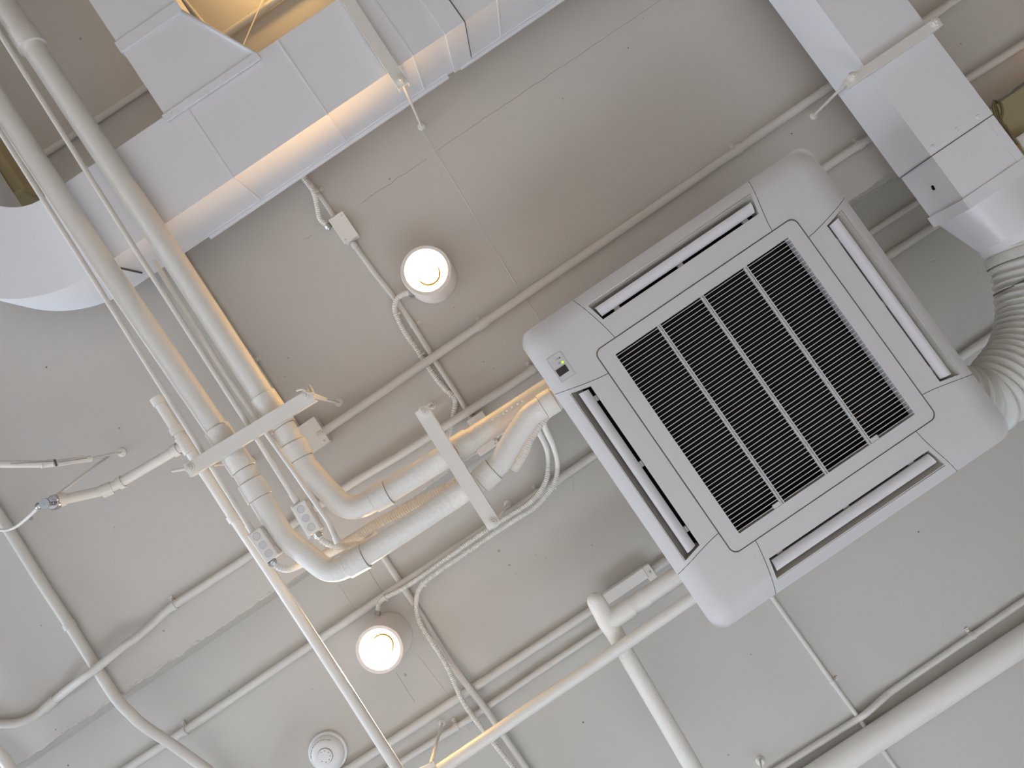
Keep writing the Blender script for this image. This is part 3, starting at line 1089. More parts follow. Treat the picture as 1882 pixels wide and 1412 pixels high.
# little paint drips on the wrapped pipe
g = MB()
for (x, y) in ((871, 787), (879, 783), (915, 764), (931, 755), (941, 748), (951, 742), (960, 737), (905, 771), (925, 760)):
    c = P(x, y, hQ - RP)
    g.ball(c + Vector((0, 0, 0.001)), 0.0032, 8, 5, (1.2, 1, 1))
g.build('paint_drip', WRAP, t)

# ------------------------------------------------------------------ sprinkler pipe
hS = 2.33
t, sp = pipe('sprinkler_pipe', 'white sprinkler pipe running down past the outlet box to the bottom edge', 'pipe',
             [(291, 737, hS), (340, 815, hS), (385, 882, hS), (430, 952, hS), (490, 1042, hS), (560, 1149, hS), (640, 1272, hS), (732, 1416, hS), (760, 1460, hS)],
             0.0165, PAINT, coup=[(290, 738, 0.024), (325, 792, 0.022), (342, 818, 0.055), (430, 950, 0.02)], coup_name='fitting', coup_k=1.2)
MB().ball(sp[0], 0.019, 16, 10).build('end_cap', PAINT, t)
t, sb = pipe('sprinkler_branch', 'white sprinkler branch pipe with elbow coming off the left of the sprinkler pipe', 'pipe',
             [(343, 816, hS), (322, 828, hS), (222, 887, hS), (195, 901, hS - 0.01), (150, 911, hS - 0.05), (105, 920, hS - 0.10)], 0.0150, PAINT, mode='fillet', fil=0.02,
             coup=[(323, 828, 0.016), (222, 887, 0.014), (196, 900, 0.030), (112, 919, 0.02)], coup_name='fitting', coup_k=1.28)
hc_ = P(90, 925, 2.20)
sh = MB().lathe(hc_ + Vector((0, 0, 0.0)), [(0.001, 0.012), (0.010, 0.010), (0.017, 0.012), (0.022, 0.022), (0.022, 0.030), (0.012, 0.034), (0.011, 0.060), (0.001, 0.06)], 28).build('sprinkler_head', CHROME, t, label='chrome sprinkler head with round deflector')
MB().lathe(hc_ + Vector((0, 0, -0.022)), [(0.001, 0), (0.015, 0.0005), (0.0165, 0.0025), (0.001, 0.003)], 24).build('deflector', CHROME, sh)
g = MB()
for s in (-1, 1):
    g.sweep(catmull([hc_ + Vector((s * 0.012, 0, 0.012)), hc_ + Vector((s * 0.014, 0, -0.004)), hc_ + Vector((s * 0.004, 0, -0.020))]), 0.0022, 7)
g.sweep([hc_ + Vector((0, 0, 0.01)), hc_ + Vector((0, 0, -0.02))], 0.0028, 8)
g.build('frame_arms', CHROME, sh)
MB().ball(P(71, 930, 2.19), 0.0105, 14, 8, (1, 1, 0.7)).build('chrome_disc', CHROME, t)
# brace on the sprinkler branch
t = thing('sprinkler_brace', 'cracked painted rod and strut bracing the sprinkler head from a ceiling anchor', 'hanger', P(225, 832, HA))
g = MB()
g.sweep(resample([P(-330, 853, 2.30), P(-30, 853, 2.30), P(75, 853, 2.36), P(100, 850, 2.37)], 0.02), 0.012, 10)
g.sweep(resample([P(75, 855, 2.355), P(168, 843, 2.46)], 0.02), 0.0105, 10)
g.build('rod', PAINT2, t)
MB().sweep([P(168, 843, 2.46), P(207, 834, 2.58), P(225, 832, HA)], 0.0048, 8).build('hook', PAINT2, t)
MB().sweep([P(106, 909, 2.28), P(200, 838, 2.56)], 0.004, 8).build('strut', PAINT, t)
MB().sweep([P(100, 845, 2.355), P(104, 857, 2.355)], 0.0035, 6).build('dark_gap', SEAM, t)
MB().sweep([P(20, 853, 2.31), P(98, 848, 2.345)], 0.0016, 5).build('paint_crack', GREYMARK, t)
MB().sweep([P(108, 850, 2.352), P(160, 842, 2.425)], 0.0014, 5).build('paint_crack', GREYMARK, t)
anchor_mesh(P(225, 832, HA), 0.015).build('ceiling_anchor', PAINT, t)
flex('thin_cable', 'thin white cable looping from the left edge to the sprinkler head', [(-200, 940, HA - 0.03), (-30, 968, HA - 0.06), (5, 975, HA - 0.07), (30, 968, HA - 0.09), (55, 948, HA - 0.2), (68, 935, 2.26)], 0.005, pitch=0.02, depth=0.0)

# ------------------------------------------------------------------ ribbed cables
flex('ribbed_cable', 'ribbed white cable leaving the long duct and curling into the flat junction box', [(548, 308, HA - 0.03), (560, 330, HA - 0.03), (576, 352, HA - 0.03), (583, 378, HA - 0.035), (588, 402, HA - 0.035), (604, 417, HA - 0.03)], 0.0085, ties=[(578, 355, 0)], conn=(1,))
flex('ribbed_cable', 'ribbed white cable from the upper downlight running down beside the thin conduit', [(757, 540, HA - 0.05), (745, 540, HA - 0.045), (731, 548, HA - 0.04), (725, 562, HA - 0.035), (728, 578, HA - 0.02), (743, 609, HA - 0.012), (767, 644, HA - 0.012), (794, 685, HA - 0.012), (818, 715, HA - 0.012), (836, 734, HA - 0.0125), (834, 760, HA - 0.0125), (830, 778, HA - 0.0125), (826, 793, HA - 0.0125), (820, 806, HA - 0.03), (812, 818, HA - 0.06)],
     0.0085, ties=[(729, 578, 0), (778, 651, 0), (833, 722, 0)], conn=(0,))
flex('ribbed_cable', 'ribbed cable along the insulated pipe toward the white junction box', [(842, 842, 2.42), (858, 834, 2.41), (866, 828, 2.43), (874, 823, 2.46)], 0.011, pitch=0.007, depth=0.12)
flex('ribbed_cable', 'short ribbed cable between the junction box and the snaking pipe', [(908, 803, 2.45), (920, 794, 2.44), (932, 792, 2.44), (950, 786, 2.44)], 0.011, pitch=0.007, depth=0.12, conn=(0,))
flex('ribbed_cable', 'ribbed cable tucked against the right side of the snaking pipe', [(1032, 742, 2.36), (1012, 755, 2.35), (992, 778, 2.35), (974, 806, 2.36), (960, 838, 2.38), (945, 862, 2.40)], 0.014, pitch=0.007, depth=0.12)
flex('ribbed_cable', 'thick ribbed brown-shaded cable running between the two insulated pipes', [(590, 1024, 2.40), (612, 1012, 2.38), (650, 990, 2.34), (690, 965, 2.315), (740, 938, 2.31), (790, 912, 2.31), (850, 885, 2.33)], 0.0145, pitch=0.0075, depth=0.12)
flex('ribbed_cable', 'thin ribbed cable curving out of the outlet box between the pipes', [(585, 984, 2.205), (592, 993, 2.205), (606, 1001, 2.215), (628, 1005, 2.25), (650, 1001, 2.285), (668, 998, 2.31), (690, 980, 2.36)], 0.0085, conn=(0,))
flex('ribbed_cable', 'ribbed cable curving from the left outlet box under the pipe bend', [(501, 1034, 2.205), (512, 1043, 2.215), (528, 1047, 2.24), (545, 1042, 2.27), (565, 1033, 2.33), (585, 1024, 2.37)], 0.0085, conn=(0,))
hB2 = HB - 0.012
hB3 = HB - 0.071
flex('ribbed_cable', 'inner ribbed cable from the air conditioner along the conduit to the lower downlight',
     [(978, 775, 2.45), (988, 790, 2.55), (1004, 822, 2.75), (1008, 850, hB3), (1003, 885, hB3), (978, 920, hB3), (940, 946, hB3), (902, 970, hB3), (840, 1013, hB3), (777, 1058, hB3), (735, 1085, hB3), (708, 1098, hB3), (697, 1110, HB - 0.06), (694, 1128, HB - 0.07)],
     0.0085, ties=[(708, 1098, 0), (905, 968, 0)], conn=(1,))
flex('ribbed_cable', 'outer ribbed cable looping back and running down beside the white conduit at the bottom',
     [(996, 768, 2.45), (1003, 789, 2.52), (1018, 822, 2.68), (1025, 855, HB - 0.10), (1017, 892, HB - 0.08), (986, 930, HB - 0.08), (949, 954, HB - 0.08), (909, 980, HB - 0.08), (847, 1023, HB - 0.08), (800, 1055, HB - 0.08), (776, 1075, HB - 0.08), (766, 1098, HB - 0.07), (766, 1128, HB - 0.05), (780, 1160, HB - 0.05), (802, 1193, HB - 0.055), (822, 1226, HB - 0.06), (838, 1262, HB - 0.065), (852, 1292, HB - 0.065), (880, 1332, HB - 0.055), (915, 1376, HB - 0.045), (948, 1418, HB - 0.045), (970, 1450, HB - 0.045)],
     0.0085, ties=[(1012, 893, 0), (777, 1072, 0), (824, 1224, 0)])

# ------------------------------------------------------------------ conduits on level B
hb = HB - 0.0195
pipe('conduit', 'white conduit from bottom left edge toward the air conditioner under the ribbed cables', 'conduit',
     [(150, 1468, hb), (235, 1412, hb), (340, 1343, hb), (620, 1153, hb - 0.01), (700, 1100, HB - 0.042), (760, 1060, HB - 0.044), (919, 955, HB - 0.03), (1058, 860, hb), (1640, 466, hb), (1800, 362, hb)], 0.0150, coup=[(1026, 883, 0.02)], straps=[(342, 1342), (992, 905)], ceil=HB)
pipe('conduit', 'faint brownish conduit passing behind the right duct above the air conditioner', 'conduit',
     [(1480, 510, hb), (1606, 424, hb), (1690, 370, hb), (1800, 295, hb)], 0.0115)
pipe('conduit', 'thin white conduit from behind the insulated pipe down to the bottom edge', 'conduit',
     [(672, 972, hb), (702, 1020, hb), (743, 1082, HB - 0.0135), (800, 1174, hb), (826, 1214, HB - 0.03), (850, 1248, HB - 0.046), (873, 1278, HB - 0.047), (905, 1322, HB - 0.045), (968, 1414, HB - 0.03), (1000, 1462, HB - 0.03)], 0.0125, mode='curve', seg=14)
pipe('conduit', 'white pipe on the ceiling running from the bottom toward the hose, uppermost of three', 'conduit',
     [(560, 1466, hb), (646, 1411, hb), (850, 1278, hb), (1095, 1117, hb), (1320, 968, hb), (1790, 640, hb), (1990, 505, hb)], 0.0155)
pipe('conduit', 'white pipe on the ceiling, middle one of three below the ribbed cable', 'conduit',
     [(660, 1452, hb), (742, 1398, hb), (872, 1316, hb), (985, 1238, hb), (1103, 1160, hb), (1300, 1030, hb)], 0.0120, straps=[(842, 1334)], ceil=HB)
t, pp = pipe('pipe', 'white pipe with yellow lit edge hung low, crossing from the bottom to the air conditioner', 'pipe',
             [(740, 1460, 2.545), (818, 1409, 2.545), (1140, 1190, 2.545), (1262, 1106, 2.545), (1480, 960, 2.545)], 0.0195)
pd = P(793, 1404, 2.52)
t = thing('rod_hanger', 'short painted rod hanger beside the yellow lit pipe at the bottom', 'hanger', P(813, 1329, HB))
rod_mesh(P(792, 1403, 2.54), P(813, 1329, HB), 0.0055).build('threaded_rod', PAINT2, t)
anchor_mesh(P(813, 1329, HB), 0.013).build('ceiling_anchor', PAINT, t)
c, d = near(pp, 786, 1420)
MB().lathe(c - d * 0.012, [(0.0195, 0), (0.024, 0), (0.024, 0.024), (0.0195, 0.024)], 20, d).build('clamp', PAINT2, t)
MB().box(P(786, 1410, 2.54), (0.05, 0.014, 0.006), Matrix.Rotation(0.2, 3, 'Z'), 0.001).build('bracket', PAINT2, t)

# drain pipe
hd = 2.60
t = thing('drain_pipe', 'white drain pipe with rounded cap and tee running down to the bottom edge', 'pipe', P(1098, 1108, hd))
dp = bez_fillet([P(1097, 1108, hd), P(1118, 1142, hd), P(1138, 1178, hd), P(1153, 1204, hd), P(1210, 1300, hd), P(1275, 1412, hd), P(1305, 1465, hd)], 0.02)
n_ = len(dp)
MB().sweep([P(1142, 1186, hd), P(1153, 1206, hd), P(1212, 1306, hd), P(1274, 1412, hd), P(1306, 1468, hd)], [0.0275, 0.0275, 0.028, 0.0285, 0.0285], 24).build('tube', PAINT2, t)
g = MB()
tp = [P(1096, 1106, hd), P(1106, 1124, hd), P(1117, 1142, hd), P(1130, 1164, hd), P(1146, 1192, hd)]
g.sweep(tp, [0.030, 0.031, 0.034, 0.030, 0.028], 24)
g.ball(P(1096, 1106, hd), 0.0302, 20, 12)
g.build('tee', PAINT2, t)
g = MB()
g.sweep([P(1118, 1143, hd), P(1150, 1122, hd), P(1162, 1114, hd)], [0.034, 0.0335, 0.0335], 24)
g.sweep([P(1160, 1115, hd), P(1186, 1098, hd), P(1300, 1022, hd)], 0.0300, 24)
g.build('side_arm', PAINT, t)
c = P(1183, 1100, hd)
sleeve(c, (P(1200, 1088, hd) - P(1160, 1115, hd)).normalized(), 0.03, 0.0330).build('collar', PAINT, t)
ch = thing('cable_trunking', 'short white trunking with screwed end plate beside the drain pipe', 'trunking', P(1150, 1078, HB))
a, b = P(1113, 1103, HB - 0.072), P(1187, 1053, HB - 0.072)
c = (a + b) / 2
dd = (b - a)
rot = math.atan2(dd.y, dd.x)
MB().box(c + Vector((0, 0, 0.0175)), (dd.length, 0.040, 0.035), Matrix.Rotation(rot, 3, 'Z'), 0.003).build('cover', PAINT, ch)
MB().box(P(1193, 1052, HB - 0.055), (0.03, 0.055, 0.022), Matrix.Rotation(rot, 3, 'Z'), 0.002).build('end_plate', PAINT, ch)
MB().ball(P(1195, 1052, HB - 0.068), 0.005, 10, 6).build('screw', GRAYP, ch)

# lower right pipes
pipe('pipe', 'large pale pipe crossing the bottom right corner', 'pipe', [(1400, 1494, HB - 0.05), (1525, 1412, HB - 0.05), (1884, 1175, HB - 0.05), (2000, 1099, HB - 0.05)], 0.045, PAINT, seg=32)
pipe('conduit', 'thin white conduit with a jog alongside the large bottom right pipe', 'conduit',
     [(1380, 1446, HB - 0.013), (1439, 1408, HB - 0.013), (1560, 1332, HB - 0.013), (1590, 1313, HB - 0.028), (1622, 1285, HB - 0.02), (1650, 1263, HB - 0.013), (1786, 1170, HB - 0.013), (1884, 1103, HB - 0.013), (1960, 1052, HB - 0.013)],
     0.0115, mode='curve', straps=[(1787, 1169)], ceil=HB)
pipe('conduit', 'thin white conduit running down from the air conditioner corner to the bottom edge', 'conduit',
     [(1340, 985, HB - 0.009), (1419, 1098, HB - 0.009), (1530, 1254, HB - 0.009), (1645, 1411, HB - 0.009), (1680, 1460, HB - 0.009)], 0.0085, straps=[(1528, 1252)], ceil=HB)
t = thing('anchor_stud', 'small round painted anchor stud near the bottom edge below the drain pipe', 'anchor', P(1397, 1398, HB))
MB().lathe(P(1397, 1398, HB) - Vector((0, 0, 0.02)), [(0.0005, 0), (0.010, 0.001), (0.013, 0.006), (0.013, 0.012), (0.016, 0.014), (0.017, 0.020)], 18).build('nut', PAINT, t)
MB().sweep([P(1397, 1398, HB - 0.02), P(1401, 1420, HB - 0.10)], 0.004, 8).build('wire', PAINT, t)

# ------------------------------------------------------------------ smoke detector
c = P(604, 1380, HB)
t = thing('smoke_detector', 'round white smoke detector with small vent holes at the bottom edge', 'detector', c)
MB().lathe(c, [(0.0695, 0), (0.0710, -0.006), (0.0705, -0.014), (0.0640, -0.018), (0.0630, -0.018)], 48).build('base', DBOX, t)
MB().lathe(c, [(0.0640, -0.017), (0.0630, -0.020), (0.0625, -0.024), (0.058, -0.034), (0.046, -0.043), (0.032, -0.046), (0.0285, -0.046)], 48).build('body', DBOX, t)
MB().lathe(c, [(0.0275, -0.044), (0.0270, -0.0505), (0.0255, -0.052), (0.0, -0.0525)], 40).build('sensor_cap', DBOX, t)
for k in range(7):
    a = math.radians(-100 + k * 42)
    q = c + Vector((0.0195 * math.cos(a), 0.0195 * math.sin(a), -0.0526))
    MB().lathe(q, [(0.0002, 0), (0.0017, 0), (0.0017, 0.001)], 10).build('vent_hole', DARKMARK, t)
g = MB()
for (a0, a1) in [(-150, -138), (-134, -129), (-126, -118), (-112, -100), (-97, -90), (-86, -78), (-70, -66), (-64, -52), (-48, -44), (-40, -28)]:
    for rad, zz in ((0.0535, -0.0385),):
        arcp = []
        for k in range(5):
            a = math.radians(a0 + (a1 - a0) * k / 4 - 10)
            arcp.append(c + Vector((rad * math.cos(a), rad * math.sin(a), zz + (0.0008 if k % 2 else -0.0002))))
        g.sweep(arcp, 0.0012, 5)
g.build('printed_ring', GREYMARK, t)

# ------------------------------------------------------------------ ceiling cassette air conditioner
hAC = 2.12
ac = P(1404, 706, hAC)
zP = ac.z
corner_roll = 0.0
t = thing('air_conditioner', 'white square ceiling cassette air conditioner with central black slotted grille', 'air conditioner', ac)
HO, HI = 0.475, 0.325          # half sizes: panel edge, intake panel
RO, RI = 0.040, 0.020


def rsq(half, rad, n_c=10):
    """rounded square perimeter point as function of position u,v on a square"""
    pass


def outer_pt(s, side, half, rad):
    """s in [-1,1] along a side; returns local (u,v) on the rounded square, v outwards"""
    u = s * half
    ou = abs(u) - (half - rad)
    v = half
    if ou > 0:
        ou = min(ou, rad)
        v = half - rad + math.sqrt(max(rad * rad - ou * ou, 0))
    return u, v


def rot2(u, v, q):
    # q-th quarter turn; side 0 faces -Y, then +X, +Y, -X
    for _ in range(q):
        u, v = -v, u
    return u, v


def prof(d, wide=0.058, rise=0.017):
    """height above the flat face at distance d from the panel edge"""
    if d >= wide:
        return 0.0
    x = 1 - d / wide
    return rise * x * x


def corner_prof(du, dv):
    """du,dv distance from the two edges"""
    r1 = max(0, 1 - du / 0.075)
    r2 = max(0, 1 - dv / 0.075)
    return 0.019 * min(1.0, (r1 ** 2.4 + r2 ** 2.4) ** (1 / 1.2))


def place(u, v, z):
    return Vector((ac.x + u, ac.y + v, zP + z))


def hgt(u, v):
    du, dv = HO - abs(u), HO - abs(v)
    r1 = max(0, 1 - du / 0.062)
    r2 = max(0, 1 - dv / 0.062)
    return 0.018 * min(1.0, (r1 ** 2 + r2 ** 2))


# side panels, each with an outlet slot
SEAM_O, SEAM_I = 0.290, 0.256
V_SL0, V_SL1 = 0.384, 0.438
KS = 0.955


def halfw(v):
    s = (v - HI) / (HO - HI)
    return SEAM_I + (SEAM_O - SEAM_I) * (s ** 1.3)


for q in range(4):
    g = MB()
    rows = [HI, 0.345, V_SL0, 0.395, 0.41, 0.425, V_SL1, 0.446, 0.455, 0.463, 0.470, HO]
    cols = [-1, -KS] + [-KS + 2 * KS * k / 12 for k in range(1, 12)] + [KS, 1]
    idx = {}
    vs, fs = [], []
    for i, v in enumerate(rows):
        for j, s in enumerate(cols):
            u = s * halfw(v)
            uu, vv = rot2(u, -v, q)
            idx[i, j] = len(vs)
            vs.append(place(uu, vv, hgt(u, v)))
    for i in range(len(rows) - 1):
        for j in range(len(cols) - 1):
            if V_SL0 - 1e-6 <= rows[i] and rows[i + 1] <= V_SL1 + 1e-6 and cols[j] >= -KS - 1e-6 and cols[j + 1] <= KS + 1e-6:
                continue
            fs.append([idx[i, j], idx[i, j + 1], idx[i + 1, j + 1], idx[i + 1, j]])
    g.add(vs, fs, True)
    # outer rim going up
    e = []
    for j in range(len(cols)):
        p = vs[idx[len(rows) - 1, j]]
        e += [p, p + Vector((0, 0, 0.022))]
    g.add(e, [[2 * k, 2 * k + 2, 2 * k + 3, 2 * k + 1] for k in range(len(cols) - 1)])
    side = g.build('side_panel', PLASTIC, t)
    # slot walls
    g = MB()
    a0, a1 = halfw(V_SL0) * KS, halfw(V_SL1) * KS
    steps = 8
    outer_w, inner_w = [], []
    # curved outer wall (grey), flat inner wall (black)
    ring_v = []
    for k in range(steps + 1):
        tt = k / steps
        vv_ = V_SL1 - 0.034 * tt ** 1.4 - 0.001
        zz = 0.002 + 0.055 * tt
        for s in (-1, 1):
            u = s * a1
            x, y = rot2(u, -vv_, q)
            ring_v.append(place(x, y, zz))
    g.add(ring_v, [[2 * k, 2 * k + 1, 2 * k + 3, 2 * k + 2] for k in range(steps)], True)
    for s in (-1, 1):
        pts4 = [(s * a0, V_SL0, 0), (s * a1, V_SL1, 0), (s * a1, V_SL1, 0.057), (s * a0, V_SL0, 0.057)]
        g.add([place(*rot2(u, -v, q), z) for u, v, z in pts4], [[0, 1, 2, 3]])
    g.build('outlet_channel', GRAYP, side)
    g = MB()
    pts4 = [(-a0, V_SL0, 0.001), (a0, V_SL0, 0.001), (a0, V_SL0, 0.057), (-a0, V_SL0, 0.057)]
    g.add([place(*rot2(u, -v, q), z) for u, v, z in pts4], [[0, 1, 2, 3]])
    pts4 = [(-a1, V_SL0, 0.057), (a1, V_SL0, 0.057), (a1, V_SL1, 0.057), (-a1, V_SL1, 0.057)]
    g.add([place(*rot2(u, -v, q), z) for u, v, z in pts4], [[0, 1, 2, 3]])
    g.build('outlet_throat', BLACK, side)
    # thin rim strip round the slot, outer side
    g = MB()
    pa_, pb_ = rot2(-a1, -(V_SL1 + 0.003), q), rot2(a1, -(V_SL1 + 0.003), q)
    g.sweep([place(*pa_, hgt(0, V_SL1 + 0.003) - 0.0004), place(*pb_, hgt(0, V_SL1 + 0.003) - 0.0004)], 0.0012, 6)
    g.build('slot_rim', GRAYP, side)
    # louvre vane: curved blade
    g = MB()
    L = (a0 + a1) / 2 - 0.010
    nn = 10
    blade = []
    for k in range(nn + 1):
        tt = k / nn
        vv_ = V_SL0 + 0.009 + tt * 0.029
        zz = 0.010 - 0.007 * tt + 0.010 * (4 * (tt - 0.5) ** 2 - 1) * 0.45
        for s in (-1, 1):
            blade.append((s * (L + 0.004 * tt), vv_, zz))
    vsb = [place(*rot2(u, -v, q), z) for u, v, z in blade] + [place(*rot2(u, -v, q), z + 0.004) for u, v, z in blade]
    nb = len(blade)
    fsb = [[2 * k, 2 * k + 1, 2 * k + 3, 2 * k + 2] for k in range(nn)] + [[nb + 2 * k, nb + 2 * k + 1, nb + 2 * k + 3, nb + 2 * k + 2] for k in range(nn)]
    fsb += [[0, 1, nb + 1, nb], [nb - 2, nb - 1, 2 * nb - 1, 2 * nb - 2]]
    for s in (0, 1):
        fsb += [[2 * k + s, 2 * k + 2 + s, nb + 2 * k + 2 + s, nb + 2 * k + s] for k in range(nn)]
    g.add(vsb, fsb, True)
    g.build('louvre_vane', VANE, side)
    for s in (-0.80, 0.02, 0.86):
        x, y = rot2(s * a0, -(V_SL0 + 0.005), q)
        sz = (0.016, 0.012, 0.012) if q % 2 == 0 else (0.012, 0.016, 0.012)
        MB().box(place(x, y, 0.022), sz).build('vane_bracket', GRAYP, side)

# corner covers
for q in range(4):
    g = MB()
    # region bounded by: seam on this side (u>0) -> outer corner -> seam of next side; fan patch between inner L and outer
    NS = 16
    NR = 14
    outer, inner = [], []
    # outer boundary from (SEAM_O, -HO) round the corner to (HO, -SEAM_O)
    ctr = (HO - RO, -(HO - RO))
    ob = [(SEAM_O + (HO - RO - SEAM_O) * k / 7, -HO) for k in range(7)]
    ob += [(ctr[0] + RO * math.sin(math.pi / 2 * k / 10), ctr[1] - RO * math.cos(math.pi / 2 * k / 10)) for k in range(11)]
    ob += [(HO, -(HO - RO) + (HO - RO - SEAM_O) * k / 7) for k in range(1, 8)]
    ci = (HI - RI, -(HI - RI))
    ib = [(SEAM_I + (HI - RI - SEAM_I) * k / 7, -HI) for k in range(7)]
    ib += [(ci[0] + RI * math.sin(math.pi / 2 * k / 10), ci[1] - RI * math.cos(math.pi / 2 * k / 10)) for k in range(11)]
    ib += [(HI, -(HI - RI) + (HI - RI - SEAM_I) * k / 7) for k in range(1, 8)]
    vs, fs = [], []
    nS = len(ob)
    for r in range(NR + 1):
        tt = r / NR
        tt = 1 - (1 - tt) ** 1.6
        for k in range(nS):
            u = ib[k][0] * (1 - tt) + ob[k][0] * tt
            v = ib[k][1] * (1 - tt) + ob[k][1] * tt
            if k == 0:      # bow the seam like the side panel's
                vv_ = HI + (HO - HI) * tt
                u = halfw(vv_)
            if k == nS - 1:
                vv_ = HI + (HO - HI) * tt
                v = -halfw(vv_)
            x, y = rot2(u, v, q)
            du, dv = HO - abs(u), HO - abs(v)
            vs.append(place(x, y, hgt(u, v)))
    for r in range(NR):
        for k in range(nS - 1):
            fs.append([r * nS + k, r * nS + k + 1, (r + 1) * nS + k + 1, (r + 1) * nS + k])
    g.add(vs, fs, True)
    e = []
    for k in range(nS):
        p = vs[NR * nS + k]
        e += [p, p + Vector((0, 0, 0.020))]
    g.add(e, [[2 * k, 2 * k + 2, 2 * k + 3, 2 * k + 1] for k in range(nS - 1)])
    g.build('corner_cover', PLASTIC, t)

# seams between covers and side panels
for q in range(4):
    for s in (-1, 1):
        g = MB()
        pts = []
        for k in range(9):
            v = HI + (HO - 0.001 - HI) * k / 8
            u = s * halfw(v)
            x, y = rot2(u, -v, q)
            pts.append(place(x, y, hgt(u, v) + 0.0004))
        g.sweep(pts, 0.0011, 6)
        g.build('panel_seam', SEAM, t)

# intake panel: flat frame with rounded corners and square grille opening
GX0, GX1, GY0, GY1 = -0.281, 0.281, -0.287, 0.287


def rr_loop(hx, hy, rad, n=8):
    out = []
    for (sx, sy, a0) in ((1, -1, -90), (1, 1, 0), (-1, 1, 90), (-1, -1, 180)):
        for k in range(n + 1):
            a = math.radians(a0 + 90 * k / n)
            out.append((sx * (hx - rad) + rad * math.cos(a), sy * (hy - rad) + rad * math.sin(a)))
    return out


ip = thing('x', 'x', 'x', ac)
bpy.data.objects.remove(ip)
h2 = HI - 0.0022
lo = rr_loop(h2, h2, RI)
li = rr_loop((GX1 - GX0) / 2, (GY1 - GY0) / 2, 0.003)
n = len(lo)
vs = [place(u, v, -0.0012) for u, v in lo] + [place(u, v, -0.0012) for u, v in li] + [place(u, v, 0.012) for u, v in lo] + [place(u, v, 0.034) for u, v in li]
fs = [[k, (k + 1) % n, n + (k + 1) % n, n + k] for k in range(n)]
fs += [[k, (k + 1) % n, 2 * n + (k + 1) % n, 2 * n + k] for k in range(n)]
fs += [[n + k, n + (k + 1) % n, 3 * n + (k + 1) % n, 3 * n + k] for k in range(n)]
intake = MB().add(vs, fs).build('intake_panel', PLASTIC, t)
g = MB()
NSL = 49
for k in range(NSL):
    y = GY0 + (GY1 - GY0) * (k + 0.5) / NSL
    g.box(place(0, y, 0.0045), (GX1 - GX0, 0.0017, 0.0030))
g.build('grille_slats', PLASTIC, intake)
for k in (1, 2, 3):
    x = GX0 + (GX1 - GX0) * k / 4
    g = MB()
    g.box(place(x - 0.0035, 0, 0.004), (0.0028, GY1 - GY0, 0.012))
    g.box(place(x + 0.0035, 0, 0.004), (0.0028, GY1 - GY0, 0.012))
    g.box(place(x, 0, 0.007), (0.007, GY1 - GY0, 0.008))
    g.build('grille_divider', PLASTIC, intake)
for x in (GX0 + (GX1 - GX0) * 0.25, GX0 + (GX1 - GX0) * 0.75):
    MB().box(place(x + 0.016 * (1 if x > 0 else -1), GY1 - 0.006, 0.003), (0.022, 0.012, 0.006), None, 0.001).build('latch', PLASTIC, intake)
MB().box(place(0, 0, 0.060), (GX1 - GX0 + 0.05, GY1 - GY0 + 0.05, 0.002)).build('filter', BLACK, intake)
# groove round the intake panel
lp = rr_loop(HI, HI, RI)
g = MB()
pts = [place(u, v, 0.0002) for u, v in lp + [lp[0]]]
g.sweep(pts, 0.0013, 6, False)
g.build('intake_seam', SEAM, t)

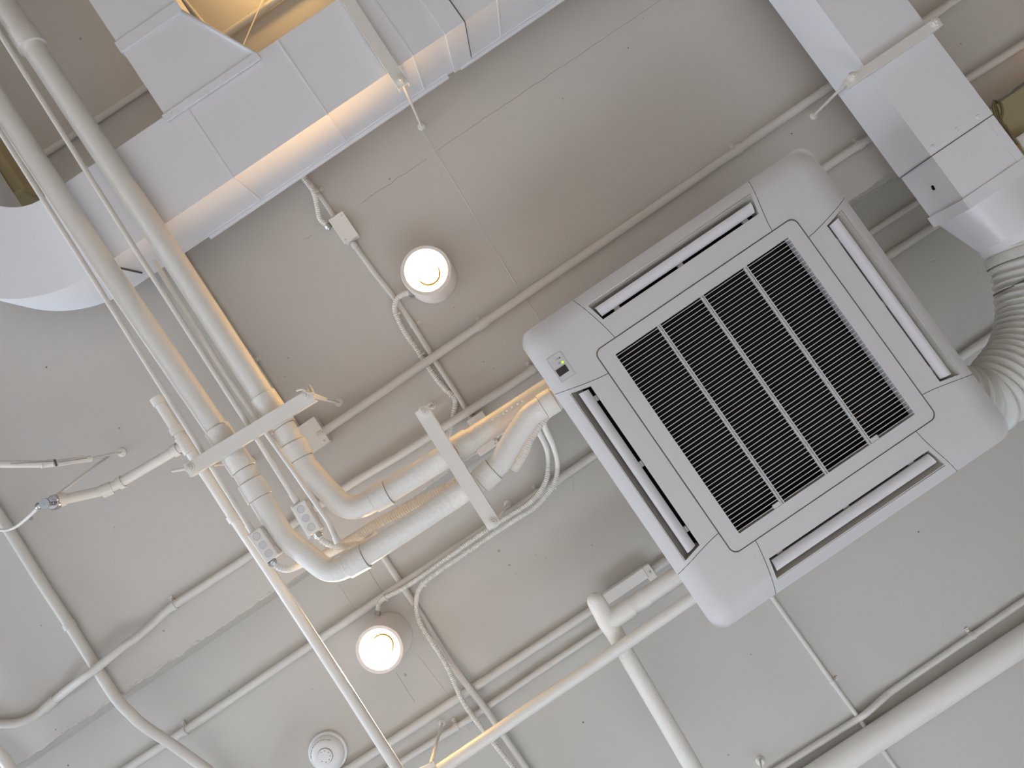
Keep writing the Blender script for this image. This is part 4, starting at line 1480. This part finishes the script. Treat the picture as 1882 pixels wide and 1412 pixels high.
# receiver
rc = P(1031, 674, hAC)
rcz = rc.z
RT = thing('x', 'x', 'x', rc)
bpy.data.objects.remove(RT)
rz = zP + 0.0005
rec = MB().box((rc.x, rc.y, zP - 0.0002), (0.043, 0.073, 0.0012), None, 0.0004).build('receiver_plate', PLASTIC, t)
g = MB()
for (dx, dy, sx_, sy_) in ((0, -0.0368, 0.043, 0.0006), (0, 0.0368, 0.043, 0.0006), (-0.0218, 0, 0.0006, 0.073), (0.0218, 0, 0.0006, 0.073)):
    g.box((rc.x + dx, rc.y + dy, zP - 0.0007), (sx_, sy_, 0.0008))
g.build('plate_outline', GREYMARK, rec)
wc = P(1033.5, 681.5, hAC)
MB().box((wc.x, wc.y, zP - 0.0012), (0.031, 0.0205, 0.003), None, 0.0006).build('receiver_window', BLACKG, rec)
lc = P(1034, 666, hAC)
MB().lathe(Vector((lc.x, lc.y, zP - 0.0024)), [(0.0001, 0), (0.0034, 0.0004), (0.0038, 0.002)], 14).build('power_light', LED, rec)
lc = P(1028.3, 667.5, hAC)
MB().lathe(Vector((lc.x, lc.y, zP - 0.0018)), [(0.0001, 0), (0.0030, 0.0004), (0.0034, 0.002)], 14).build('timer_light', LEDOFF, rec)
g = MB()
for (x, y, a, b) in ((1028.5, 657.8, 0.0035, 0.0035), (1025, 659.5, 0.0022, 0.0030), (1022.2, 661.8, 0.0015, 0.0022)):
    c = P(x, y, hAC)
    g.box((c.x, c.y, zP - 0.0010), (a, b, 0.0006))
g.build('printed_symbols', DARKMARK, rec)

# body above the panel, with a lip and corner lugs
g = MB()
g.box((ac.x, ac.y, zP + 0.058 + 0.125), (0.84, 0.84, 0.245), None, 0.012)
g.build('cabinet', DUCT, t)
g = MB()
g.box((ac.x, ac.y, zP + 0.0335), (0.90, 0.90, 0.005))
for s in (-1, 1):
    g.box((ac.x + s * 0.445, ac.y, zP + 0.045), (0.012, 0.90, 0.026))
    g.box((ac.x, ac.y + s * 0.445, zP + 0.045), (0.90, 0.012, 0.026))
bpy_skip = g
for sx_ in (-1, 1):
    for sy_ in (-1, 1):
        hp = Vector((ac.x + sx_ * 0.44, ac.y + (sy_ * 0.36 if sx_ < 0 or sy_ < 0 else 0.12), zP + 0.12))
        hc2 = HA if hp.y < yE else HB
        rod_mesh(hp, Vector((hp.x, hp.y, Z(hc2))), 0.005).build('suspension_rod', PAINT, t)
        MB().box(hp - Vector((sx_ * 0.02, 0, 0)), (0.06, 0.03, 0.004)).build('mounting_lug', DUCT, t)
